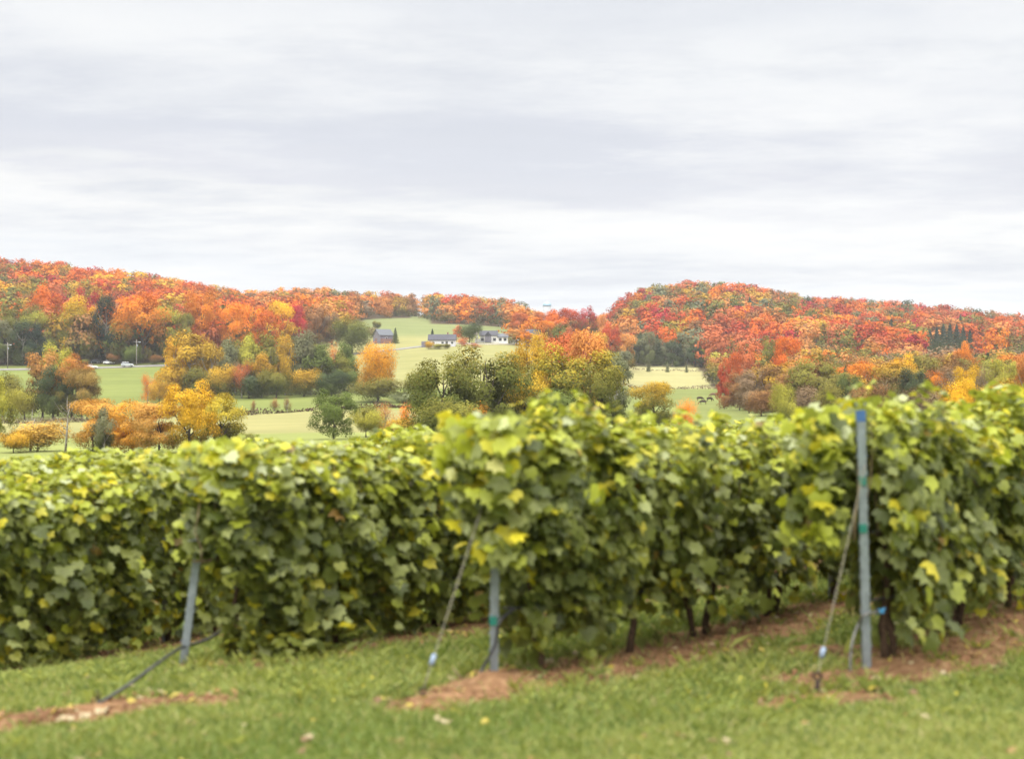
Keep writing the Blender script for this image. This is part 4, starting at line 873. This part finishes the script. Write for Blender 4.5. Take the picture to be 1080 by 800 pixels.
def vine_leaf_mesh(seed, endcap=False, lowshoots=False, dens=1.0, lift=0.0):
    """one plant: length PITCH along x, height 1 = top of canopy (scaled to 1.9 m)"""
    r = np.random.default_rng(seed); n = int(1950 * dens)
    x = r.uniform(-.62, .62, n) if not endcap else np.where(r.uniform(0, 1, n) < .22, r.uniform(-.42, -.1, n), r.uniform(-.25, .62, n))
    z = .06 + 1.84 * r.beta(1.15, 1.0, n)
    # clumpy outline: shoots bulge and leave hollows
    ph = r.uniform(0, 6.28, 8)
    bulge = .30 + .07 * np.sin(x * 7 + ph[0] + z * 2) + .06 * np.sin(z * 5.5 + ph[1] + x * 3) + .05 * np.sin(x * 13 + z * 9 + ph[2])
    bulge *= np.clip(.62 + .40 * z, .55, 1.2) * np.where(z > 1.7, np.sqrt(np.clip((2.02 - z) / .34, .05, 1)), 1)
    side = np.where(r.uniform(0, 1, n) < .5, -1, 1); dep = r.beta(3.2, 1.1, n); y = side * bulge * dep
    topl = .11 * np.sin(x * 6 + ph[3]) + .06 * np.sin(x * 15 + ph[4]); z = z + np.clip((z - 1.2) / .7, 0, 1) * topl
    cut = .20 + lift + .12 * np.sin(x * 8 + ph[5]) + .10 * np.sin(x * 19 + ph[6]); keep = (z > cut) | (r.uniform(0, 1, n) < .06)
    if endcap: ex = (x < -.15); keep &= ~(ex & (z < 1.0 + .25 * np.sin(y * 9)))
    out = np.c_[np.where(x < -.25, -1.0, 0) if endcap else r.normal(0, .25, n), side * (.4 + dep), np.zeros(n)]
    up = np.clip((z - 1.45) / .45, 0, 1)
    nrm = out * (1 - .6 * up[:, None]) + np.c_[r.normal(0, .6, n), r.normal(0, .5, n), .5 + .8 * up + r.normal(0, .45, n)]
    tip = np.c_[r.normal(0, .45, n), side * .45 + r.normal(0, .25, n), -1 + r.normal(0, .3, n)]
    size = r.uniform(.058, .128, n) * (1 - .22 * np.clip((z - 1.6) / .4, 0, 1)); P = np.c_[x, y, z]
    P, nrm, tip, size = P[keep], nrm[keep], tip[keep], size[keep]
    # young shoots poking above and arching out
    k = int(9 * dens); parts = [(P, nrm, tip, size, np.zeros(len(P)))]
    for i in range(k):
        bx = r.uniform(-.55, .6) if not endcap else r.uniform(-.35, .6); m = r.integers(4, 8); tt = np.linspace(.1, 1, m); L_ = r.uniform(.12, .34); dx, dy = r.normal(0, .35), r.normal(0, .5)
        q = np.c_[bx + dx * L_ * tt, dy * L_ * tt + r.normal(0, .08), 1.82 + L_ * tt * (1.25 - .55 * tt) - .06] + r.normal(0, .025, (m, 3))
        parts.append((q, np.c_[r.normal(0, .6, m), r.normal(0, .6, m), np.full(m, .8)], np.c_[r.normal(0, 1, m), r.normal(0, 1, m), -.4 + r.normal(0, .4, m)], r.uniform(.05, .115, m), np.ones(m)))
    for i in range(int(7 * dens)):          # hanging canes at the sides
        s_ = 1 if r.uniform() < .5 else -1; bx = r.uniform(-.55, .55) if not endcap else r.uniform(-.2, .55); m = r.integers(7, 13); tt = np.linspace(0, 1, m)
        L_ = r.uniform(.5, 1.15); z0 = r.uniform(1.1, 1.7)
        q = np.c_[bx + r.normal(0, .15) * tt, s_ * (.28 + .16 * np.sin(tt * 2.2)), np.maximum(z0 - L_ * tt, .12 + lift)] + r.normal(0, .03, (m, 3))
        parts.append((q, np.c_[r.normal(0, .4, m), np.full(m, s_ * 1.0), .5 + r.normal(0, .3, m)], np.c_[r.normal(0, .5, m), r.normal(0, .3, m) + s_ * .3, -np.ones(m)], r.uniform(.09, .155, m), np.zeros(m)))
    if endcap:                               # leaves wrapping round the end of the row
        m = 330 if not lowshoots and endcap != 2 else 260
        if endcap == 2: m = 520; q = np.c_[r.uniform(-.78, -.15, m), r.uniform(.05, .40, m), .85 + 1.02 * r.uniform(0, 1, m)**.8]
        else: q = np.c_[-.25 - .40 * r.uniform(0, 1, m)**.8, r.uniform(-.30, .30, m), 1.88 - (1.0 * r.uniform(0, 1, m)**1.2)]
        if lowshoots: q[:, 0] = q[:, 0] * .62 - .06; q[:, 2] += .12
        lowcut = 1.0 - .5 * (q[:, 0] + .75); q = q[q[:, 2] > lowcut * (1.0 if endcap != 2 else .5)]; m = len(q)
        parts.append((q, np.c_[-.5 + r.normal(0, .5, m), -.6 * np.ones(m) + r.normal(0, .5, m), .5 + r.normal(0, .4, m)], np.c_[r.normal(0, .5, m), r.normal(0, .4, m) - .2, -np.ones(m)], r.uniform(.08, .155, m), np.where(q[:, 0] < -.5, .6, 0)))
    if lowshoots:
        m = 150; q = np.c_[r.uniform(-.05, .65, m), r.normal(-.12, .28, m), .05 + .30 * r.uniform(0, 1, m)**1.3]
        parts.append((q, np.c_[r.normal(0, .5, m), -.3 + r.normal(0, .5, m), np.full(m, .9)], np.c_[r.normal(0, 1, m), r.normal(0, 1, m), -.3 * np.ones(m)], r.uniform(.08, .15, m), -np.ones(m)))
    P = np.concatenate([p[0] for p in parts]); nrm = np.concatenate([p[1] for p in parts]); tip = np.concatenate([p[2] for p in parts]); size = np.concatenate([p[3] for p in parts]); yg = np.concatenate([p[4] for p in parts])
    n = len(P); z = P[:, 2]
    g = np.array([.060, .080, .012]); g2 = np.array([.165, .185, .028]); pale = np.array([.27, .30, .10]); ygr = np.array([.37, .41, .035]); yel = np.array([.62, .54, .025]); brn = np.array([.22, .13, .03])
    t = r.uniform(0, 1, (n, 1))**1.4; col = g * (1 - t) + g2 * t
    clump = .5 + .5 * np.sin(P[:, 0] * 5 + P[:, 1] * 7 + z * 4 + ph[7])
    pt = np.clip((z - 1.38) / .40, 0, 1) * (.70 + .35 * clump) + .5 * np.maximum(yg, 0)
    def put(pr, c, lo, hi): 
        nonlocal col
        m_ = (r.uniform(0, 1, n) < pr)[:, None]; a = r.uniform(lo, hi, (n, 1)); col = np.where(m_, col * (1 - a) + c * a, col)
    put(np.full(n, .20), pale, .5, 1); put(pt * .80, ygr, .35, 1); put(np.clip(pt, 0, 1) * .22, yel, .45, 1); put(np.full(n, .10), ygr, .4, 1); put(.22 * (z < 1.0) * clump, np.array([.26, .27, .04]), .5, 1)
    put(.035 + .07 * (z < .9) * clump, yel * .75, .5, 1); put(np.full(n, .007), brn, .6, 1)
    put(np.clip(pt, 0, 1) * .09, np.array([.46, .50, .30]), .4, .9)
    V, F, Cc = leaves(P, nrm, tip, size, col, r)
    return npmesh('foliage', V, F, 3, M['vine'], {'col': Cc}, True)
def vine_trunk(seed):
    r = random.Random(seed); b = MB(); n = 8
    for q in range(1 if seed % 3 else 2):
        bx = r.uniform(-.05, .05) + q * .07; pts = [(bx, 0, -.08)]
        wy = 0
        for i in range(1, n): bx += r.uniform(-.055, .055) + (q - .3) * .012 * i; wy += r.uniform(-.03, .03); pts.append((bx, wy, i * .13))
        b.tube(pts, [.024 * (1.35 - i * .09) * r.uniform(.8, 1.2) for i in range(n)], 8)
    return b, pts[-1]
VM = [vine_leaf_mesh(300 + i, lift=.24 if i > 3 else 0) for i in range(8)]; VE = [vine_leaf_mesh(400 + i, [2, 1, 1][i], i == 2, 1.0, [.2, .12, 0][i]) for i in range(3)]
def vine_parts(seed, fol):
    e = empty('grapevine', (0, 0, 0)); b, top = vine_trunk(seed); tr = b.build('trunk', M['vbark'], e, smooth=True)
    r = random.Random(seed + 5)
    for s in (-1, 1):
        c = MB(); pts = [top] + [(top[0] + s * .1 * k, r.uniform(-.03, .03), top[2] + .03 * min(k, 2) + r.uniform(-.02, .02)) for k in range(1, 6)]
        c.tube(pts, [.02 - .0025 * k for k in range(6)], 6); c.build('cordon', M['vbark'], e, smooth=True)
    for k in range(7):
        c = MB(); x = -.5 + k * .165 + r.uniform(-.04, .04); y = 0; pts = []
        for i in range(7): pts.append((x, y, .95 + i * .14)); x += r.uniform(-.04, .04); y += r.uniform(-.035, .035)
        c.tube(pts, [.0065 - .0007 * i for i in range(7)], 5); c.build('cane', M['stick'], e, smooth=True)
    f = link('foliage', fol, e); return e
protos = {}
ORD = ['first', 'second', 'third', 'fourth', 'fifth', 'sixth', 'seventh', 'eighth', 'ninth', 'tenth', 'eleventh', 'twelfth', 'thirteenth', 'fourteenth', 'fifteenth']
for ri, row in enumerate(ROWS):
    for k in range(row['n']):
        endp = (k == 0 and ri < 3); key = ('e', ri) if endp else ('m', (k * 3 + ri * 2) % 4 + (4 if ri < 2 else 0))
        s = .42 + k * PITCH + rnd.uniform(-.06, .06) + (.22 if (ri, k) == (2, 0) else 0); x = row['p'][0] + RD.x * s; y = row['p'][1] + RD.y * s; lat = rnd.uniform(-.03, .03); x += RN.x * lat; y += RN.y * lat
        if key not in protos: e = protos[key] = vine_parts(sum(map(ord, str(key))), VE[ri] if endp else VM[key[1]])
        else:
            src = protos[key]; e = src.copy(); C.objects.link(e)
            for ch in list(src.children): c = ch.copy(); C.objects.link(c); c.parent = e
        flip = 0 if (k == 0 or rnd.random() < .5) else 180
        e.location = (x, y, gz(x, y) + .01); hs = row['h'] / 1.93 * ((1.07, 1.10, 1.0)[ri] if endp else (1.07 if (ri, k) == (1, 1) else rnd.uniform(.955, 1.045))); e.scale = (1.02, rnd.uniform(.95, 1.15), hs)
        e.rotation_euler = (0, 0, R(50 + flip) + rnd.uniform(-.05, .05))
        lab = ('leafy grapevine at the end post, ' if k == 0 and ri < 3 else 'leafy grapevine, %s ' % ORD[k]) + row['lab']
        tag(e, lab, 'grapevine', 'grapevines in trellised rows')

# ------------------------------------------------------------------ trellis posts, wires, hoses
def cprofile(w=.056, dd=.042, t=.006):
    return [(-w / 2, 0), (w / 2, 0), (w / 2, dd), (w / 2 - .014, dd), (w / 2 - .014, dd - t), (w / 2 - t, dd - t), (w / 2 - t, t), (-w / 2 + t, t), (-w / 2 + t, dd - t), (-w / 2 + .014, dd - t), (-w / 2 + .014, dd), (-w / 2, dd)]
def post(p, h, lean, label, tip=False, clips=(), group=None, w=.056):
    e = empty('trellis_post', p); tag(e, label, 'post', group)
    lx, ly = lean; e.rotation_euler = (math.atan2(-ly, h), math.atan2(lx, h), 0)
    b = MB(); b.prism(cprofile(w), [(0, 0, -.3), (0, 0, h)]); nb = b
    for k in range(int(h / .12)):
        for s in (-1, 1): nb.box(s * (w / 2 + .003) - .0045, s * (w / 2 + .003) + .0045, .006, .02, .2 + k * .12, .225 + k * .12)
    b.build('channel', M['steel'], e)
    if tip: MB().prism(cprofile(w + .006, .046, .009), [(0, -.002, h - .075), (0, -.002, h + .004)]).build('tip', M['bluetip'], e)
    for z, m in clips: MB().box(-w / 2 - .006, w / 2 - .01, -.014, -.001, z - .03, z + .03).build('clip', M[m], e)
    return e
def zpt(x, y, dz=0): return Vector((x, y, gz(x, y) + dz))
p4, p3, p2 = hit(915, 713), hit(521, 719), hit(192, 706)
def H_at(p, ytop): return (400 - ytop) / FPX * p.y - p.z
post(p4, H_at(p4, 433), (-.045, 0), 'tall galvanised steel post with blue tip and green clips at a row end', True, [(1.36, 'greenclip'), (1.03, 'greenclip')])
post(p3, H_at(p3, 446), (.012, 0), 'upright steel post rising from a small soil mound, hose looped against it', False, [(.42, 'greenclip')])
post(p2, 1.62, (.20, .05), 'steel post leaning over at the end of its row, crossed by a black hose', False)
for ri, row in enumerate(ROWS):
    for s in ([4.9, 10.2] if ri < 3 else [2.6, 7.4, 12.4]):
        if s > row['n'] * PITCH: continue
        x = row['p'][0] + RD.x * s; y = row['p'][1] + RD.y * s
        post(zpt(x, y), row['h'] - .12, (0, 0), 'galvanised post inside the leaves, %s %s' % (ORD[int(s // 5) if ri < 3 else int(s // 4.5)], row['lab']), group='posts inside the rows', w=.05)
def row_line(row, hgt, s0, s1, rad, mat, name, label, cat, sag=0.0, group=None):
    pts = []; s = s0; k = 0
    while s <= s1 + .01:
        x = row['p'][0] + RD.x * s; y = row['p'][1] + RD.y * s; pts.append(zpt(x, y, hgt - sag * abs(math.sin(k * 1.1)))); s += .35; k += 1
    o = MB(); o.tube(pts, rad, 6); o = o.build(name, M[mat], smooth=True); tag(o, label, cat, group); return o
for ri, row in enumerate(ROWS):
    for hh, nm in ((.98, 'lowest'), (1.32, 'middle'), (1.66, 'topmost')):
        row_line(row, min(hh, row['h'] - .2), .03, row['n'] * PITCH - .2, .0022, 'steel', 'trellis_wire', nm + ' thin steel wire ' + row['lab'].replace('in the', 'along the'), 'wire', group='trellis wires')
    if ri != 2: row_line(row, .50, .1, row['n'] * PITCH - .2, .010, 'hose', 'drip_hose', 'black drip hose ' + row['lab'].replace('in the', 'strung low along the'), 'hose', .035, 'drip hoses')
def curve_pts(pts, n=8):
    out = []; P = [Vector(p) for p in pts]; P = [P[0] * 2 - P[1]] + P + [P[-1] * 2 - P[-2]]
    for i in range(1, len(P) - 2):
        for k in range(n):
            t = k / n; out.append(.5 * ((2 * P[i]) + (P[i + 1] - P[i - 1]) * t + (2 * P[i - 1] - 5 * P[i] + 4 * P[i + 1] - P[i + 2]) * t * t + (3 * P[i] - P[i - 1] - 3 * P[i + 1] + P[i + 2]) * t**3))
    out.append(P[-2]); return out
def scr(u, y, d): return Vector(((u - 540) / FPX * d, d, (400 - y) / FPX * d))
# hose of the leaning-post row: from the soil patch up across the post and into the vines
r2 = ROWS[2]; hz = hit(88, 751)
pts = [hz, scr(108, 739, hz.y + .18), scr(138, 720, hz.y + .42), scr(165, 700, hz.y + .64), scr(192, 682, p2.y - .06), scr(222, 672, p2.y + .28)]
for s in np.arange(.75, r2['n'] * PITCH, .5): x = r2['p'][0] + RD.x * s; y = r2['p'][1] + RD.y * s; pts.append(zpt(x, y, .42 + .04 * math.sin(s * 3)))
b = MB(); b.tube(curve_pts(pts, 6), .0115, 8); tag(b.build('drip_hose', M['hose'], smooth=True), 'black hose rising from the soil patch past the leaning post into the vines', 'hose')
def stake(u, y, h, rad, label, lean=(0, 0), mat='rust'):
    p = hit(u, y); e = empty('ground_anchor', p); tag(e, label, 'anchor')
    b = MB(); b.tube([(0, 0, -.12), (lean[0] * .5, lean[1] * .5, h * .5), (lean[0], lean[1], h)], [rad, rad * 1.1, rad * .8], 8); b.build('rod', M[mat], e, smooth=True)
    b = MB(); R0 = rad * 1.5; b.tube([(lean[0] + R0 * math.cos(a), lean[1], h + R0 + R0 * math.sin(a)) for a in np.linspace(0, 6.28, 13)], rad * .45, 6); b.build('eye', M[mat], e, smooth=True)
    return p + Vector((lean[0], lean[1], h + rad * 1.5))
stake(103, 744, .06, .011, 'short iron stake holding the black hose on the soil patch')
a4 = stake(862, 735, .11, .018, 'dark iron ground anchor at the foot of the cable from the blue-topped post')
a3 = stake(446, 741, .06, .012, 'short iron ground anchor at the foot of the cable beside the soil mound')
def guy(a, top, ujoint, label, rad=.003):
    """anchor cable with a plastic tightener on it"""
    e = empty('anchor_cable', a); tag(e, label, 'cable', 'cables bracing the end posts')
    v = top - a; b = MB(); sd = Vector((.006, 0, 0))
    for sg in (-1, 1): b.tube([Vector((0, 0, 0))] + [v * t + sd * sg * math.sin(t * 22) * .8 for t in np.linspace(.04, .97, 30)] + [v], rad * .62, 5)
    b.build('wire_pair', M['rope'], e, smooth=True)
    t = ujoint; b = MB(); b.tube([v * (t - .022), v * (t + .022)], [.018, .016], 10); b.build('tightener', M['greyplastic'], e, smooth=True)
t4 = Vector((p4.x - .02, p4.y - .02, p4.z + 1.48)); guy(a4, t4, .105, 'twisted cable from the blue-topped post down to its ground anchor')
t3 = Vector((p3.x, p3.y - .02, p3.z + 1.45)); guy(a3, t3, .13, 'twisted cable from the post in the soil mound down to its anchor')
# loose hose ends
b = MB(); q = hit(495, 724); b.tube(curve_pts([q, q + Vector((.05, .05, .03)), scr(508, 706, q.y + .15), scr(522, 680, p3.y - .04), scr(527, 655, p3.y - .05), scr(545, 640, p3.y + .12)], 6), .010, 8)
tag(b.build('loose_hose', M['hose'], smooth=True), 'black hose curling down from the upright post into the soil mound', 'hose')
b = MB(); q = hit(897, 716); b.tube(curve_pts([q - Vector((0, 0, .03)), scr(897, 690, q.y), scr(900, 672, q.y + .04), scr(906, 656, q.y + .12), scr(912, 648, p4.y - .05), scr(930, 644, p4.y + .15)], 6), .010, 8)
tag(b.build('loose_hose', M['greyhose'], smooth=True), 'grey hose end hooking out of the ground beside the blue-topped post', 'hose')
b = MB(); q = hit(492, 722); b.tube([q, scr(484, 712, q.y - .03), scr(477, 703, q.y - .05)], [.008, .007, .004], 6); tag(b.build('dry_stick', M['stick'], smooth=True), 'short dry stick poking from the soil mound', 'stick')
b = MB(); v = scr(929, 644, p4.y + .12); b.box(v.x - .02, v.x + .02, v.y - .012, v.y + .012, v.z - .014, v.z + .014); b.tube([v + Vector((-.03, 0, -.02)), v + Vector((.03, 0, .02))], .008, 8)
tag(b.build('hose_clip', M['blueclip']), 'bright blue hose clip beside the blue-topped post', 'clip')
b = MB(); v = hit(937, 702); b.tube([v + Vector((-.03, 0, .012)), v + Vector((.0, .01, .018)), v + Vector((.03, 0, .01))], [.01, .014, .008], 8); tag(b.build('plastic_scrap', M['blueclip'], smooth=True), 'teal plastic scrap on the soil under the vines', 'litter')

# ------------------------------------------------------------------ grass, weeds, fallen leaves
def scatter(n, y0, y1, pw=1.6):
    t = rng.uniform(0, 1, n); Y = (y0**(1 - pw) + t * (y1**(1 - pw) - y0**(1 - pw)))**(1 / (1 - pw)); X = rng.uniform(-.47, .47, n) * Y; return X, Y
def vnoise(X, Y, s, seed):
    r = np.random.default_rng(seed); o = 0
    for k in range(5): a = r.uniform(0, 6.28); f = s * r.uniform(.6, 1.7); o = o + np.sin((X * math.cos(a) + Y * math.sin(a)) * f + r.uniform(0, 6.28))
    return o / 5
def inrows(X, Y):     # 1 between the rows (weeds), 0 on the lawn in front
    m = np.zeros(len(X))
    for r_ in ROWS:
        s, q = rowdist(X, Y, r_); m = np.maximum(m, smooth(-.75, -.1, s) * (np.abs(q) < 2.2))
    return m
X, Y = scatter(430000, 5.6, 24); sm = soilmask(X, Y); iw = inrows(X, Y); nz = vnoise(X, Y, 3.2, 1); nz2 = vnoise(X, Y, 9, 2)
keep = rng.uniform(0, 1, len(X)) > np.clip(sm * 1.75 - .15 + .4 * nz2, 0, .94); X, Y, iw, nz, nz2, sm = (a[keep] for a in (X, Y, iw, nz, nz2, sm)); n = len(X)
Z = zg(X, Y) + .01; hgt = rng.uniform(.025, .062, n) * (1 + .35 * nz + .9 * iw * rng.uniform(0, 1, n)); wd = rng.uniform(.0035, .007, n)
a = rng.uniform(0, 6.28, n); ln = rng.normal(0, .55, (n, 2)) * hgt[:, None]
P = np.c_[X, Y, Z]; sd = np.c_[np.cos(a), np.sin(a), np.zeros(n)] * wd[:, None]
V = np.stack([P - sd, P + sd, P + np.c_[ln * .45, hgt * .6] + sd * .7, P + np.c_[ln, hgt]], 1)
c0 = np.array([.16, .215, .05]); c1 = np.array([.33, .35, .11]); c2 = np.array([.38, .34, .15]); c3 = np.array([.085, .13, .03])
t = np.clip(.42 + .25 * nz + .5 * vnoise(X, Y, 1.3, 8) + rng.normal(0, .22, n), 0, 1)[:, None]; col = c0 * (1 - t) + c1 * t
dk = (rng.uniform(0, 1, n) < .22 - .15 * nz2)[:, None]; col = np.where(dk, c3, col); dry = (rng.uniform(0, 1, n) < .07 + .1 * sm)[:, None]; col = np.where(dry, c2, col)
F = (np.array([0, 1, 2, 0, 2, 3])[None] + (np.arange(n) * 4)[:, None]).reshape(-1, 3)
go = link('grass', npmesh('grass', V, F, 3, M['grass'], {'col': np.repeat(np.c_[col, np.ones(n)], 4, 0)})); tag(go, 'short mown grass on the headland and between the vine rows', 'grass', None, 'stuff')
# taller tufts among the mown grass and along the soil edges
X, Y = scatter(3600, 6.5, 22, 1.4); sm = soilmask(X, Y); iw = inrows(X, Y); keep = rng.uniform(0, 1, len(X)) < np.clip(.10 + .55 * iw + .5 * np.clip(sm, 0, .5) - .6 * (sm > .6) + .3 * vnoise(X, Y, 2.5, 12), 0, 1); X, Y, iw = X[keep], Y[keep], iw[keep]
k = 16; n = len(X) * k; sc = np.repeat(rng.uniform(.5, 1.2, len(X)) * (1 + .5 * iw), k); X = np.repeat(X, k) + rng.normal(0, .022, n) * sc; Y = np.repeat(Y, k) + rng.normal(0, .022, n) * sc
P = np.c_[X, Y, zg(X, Y) + .01]; hgt = rng.uniform(.035, .08, n) * sc; a = rng.uniform(0, 6.28, n); sd = np.c_[np.cos(a), np.sin(a), np.zeros(n)] * rng.uniform(.003, .0065, (n, 1)); ln = rng.normal(0, .6, (n, 2)) * hgt[:, None]
V = np.stack([P - sd, P + sd, P + np.c_[ln * .4, hgt * .65] + sd * .8, P + np.c_[ln, hgt]], 1); F = (np.array([0, 1, 2, 0, 2, 3])[None] + (np.arange(n) * 4)[:, None]).reshape(-1, 3)
t = np.repeat(rng.uniform(0, 1, (n // k, 1)), k, 0) * .7 + rng.uniform(0, .3, (n, 1)); col = np.array([.085, .13, .028]) * (1 - t) + np.array([.34, .36, .08]) * t
tag(link('grass_tufts', npmesh('grass_tufts', V, F, 3, M['grass'], {'col': np.repeat(np.c_[col, np.ones(n)], 4, 0)})), 'taller ragged grass tufts beside the soil strips and between rows', 'grass', None, 'stuff')
# broad-leaved weeds
X, Y = scatter(200000, 8.4, 22, 1.3); sm = soilmask(X, Y); iw = inrows(X, Y); nz = vnoise(X, Y, 4, 5)
keep = rng.uniform(0, 1, len(X)) < np.clip((iw * 1.0) * (.55 + .6 * nz) * (1.0 - 1.5 * sm), .012, 1); X, Y = X[keep], Y[keep]; n = len(X); sm = sm[keep]
p = np.c_[X, Y, zg(X, Y) + rng.uniform(.015, .10, n)]; nr_ = unit(rng.normal(0, .5, (n, 3)) + [0, -.15, 1]); A, B = rot_frames(n, nr_); s = rng.uniform(.005, .0145, (n, 1))
V = np.stack([p - A * s, p - A * s * .3 - B * s * .62, p + A * s * .6 - B * s * .45, p + A * s * 1.15, p + A * s * .6 + B * s * .45, p - A * s * .3 + B * s * .62], 1)
t = rng.uniform(0, 1, (n, 1)); col = np.array([.13, .18, .038]) * (1 - t) + np.array([.29, .32, .06]) * t; yl = rng.uniform(0, 1, (n, 1)) < .025; col = np.where(yl, np.array([.55, .47, .05]), col)
wo2 = link('weeds', npmesh('weeds', V, np.arange(6 * n), 6, M['grass'], {'col': np.repeat(np.c_[col, np.ones(n)], 6, 0)})); tag(wo2, 'bright broad-leaved weeds between the vine rows', 'weeds', None, 'stuff')
# fallen leaves and crumbs of soil
X, Y = scatter(2600, 7, 22, 1.4); keep = rng.uniform(0, 1, len(X)) < (.14 + .86 * soilmask(X, Y)); X, Y = X[keep], Y[keep]; n = len(X)
pal = np.array([(.30, .17, .06), (.20, .11, .05), (.45, .36, .06), (.42, .34, .20)])[rng.integers(0, 4, n)]
V, F, Cc = leaves(np.c_[X, Y, zg(X, Y) + .045], np.c_[rng.normal(0, .3, (n, 2)), np.ones(n)], rng.normal(size=(n, 3)), rng.uniform(.03, .075, n), pal, rng)
tag(link('fallen_leaves', npmesh('fallen_leaves', V, F, 3, M['vine'], {'col': Cc})), 'dry fallen vine leaves scattered on soil and grass', 'fallen leaves', None, 'stuff')
X, Y = scatter(60000, 7, 22, 1.5); keep = rng.uniform(0, 1, len(X)) < np.clip(soilmask(X, Y) * 1.0 - .35, 0, 1); X, Y = X[keep], Y[keep]; n = len(X)
p = np.c_[X, Y, zg(X, Y) + .038]; s = (.003 + .028 * rng.uniform(0, 1, n)**4)[:, None]
O = np.array([(1, 0, 0), (0, 1, 0), (-1, 0, 0), (0, -1, 0), (0, 0, .8), (0, 0, -.8)]); V = p[:, None] + s[..., None] * O[None] * rng.uniform(.6, 1.3, (n, 6, 1))
F = np.array([(0, 1, 4), (1, 2, 4), (2, 3, 4), (3, 0, 4), (1, 0, 5), (2, 1, 5), (3, 2, 5), (0, 3, 5)]); F = (F[None] + (np.arange(n) * 6)[:, None, None]).reshape(-1, 3)
M['clod'] = plain('soil_clods', (.20, .11, .06), .95, 0, .05, .5, 6)
tag(link('soil_crumbs', npmesh('soil_crumbs', V, F, 3, M['clod'])), 'crumbs and clods of reddish soil along the vine rows', 'soil', None, 'stuff')

# ------------------------------------------------------------------ haze
HAZE = 0.00011
if HAZE:
    zmin = float(GZ.min()) - 1.0; me = bpy.data.meshes.new('haze'); b = MB().box(-6800, 6800, -60, 5400, zmin, 190)
    me.from_pydata(b.v, [], b.f); me.update()
    m = bpy.data.materials.new('haze_air'); m.use_nodes = True; tn = m.node_tree; tn.nodes.clear(); o_ = tn.nodes.new('ShaderNodeOutputMaterial'); pv = tn.nodes.new('ShaderNodeVolumePrincipled')
    pv.inputs['Color'].default_value = (.93, .95, 1, 1); pv.inputs['Density'].default_value = HAZE; tn.links.new(pv.outputs[0], o_.inputs['Volume'])
    me.materials.append(m); tag(link('haze', me), 'thin pale haze over the valley', 'haze', None, 'stuff')
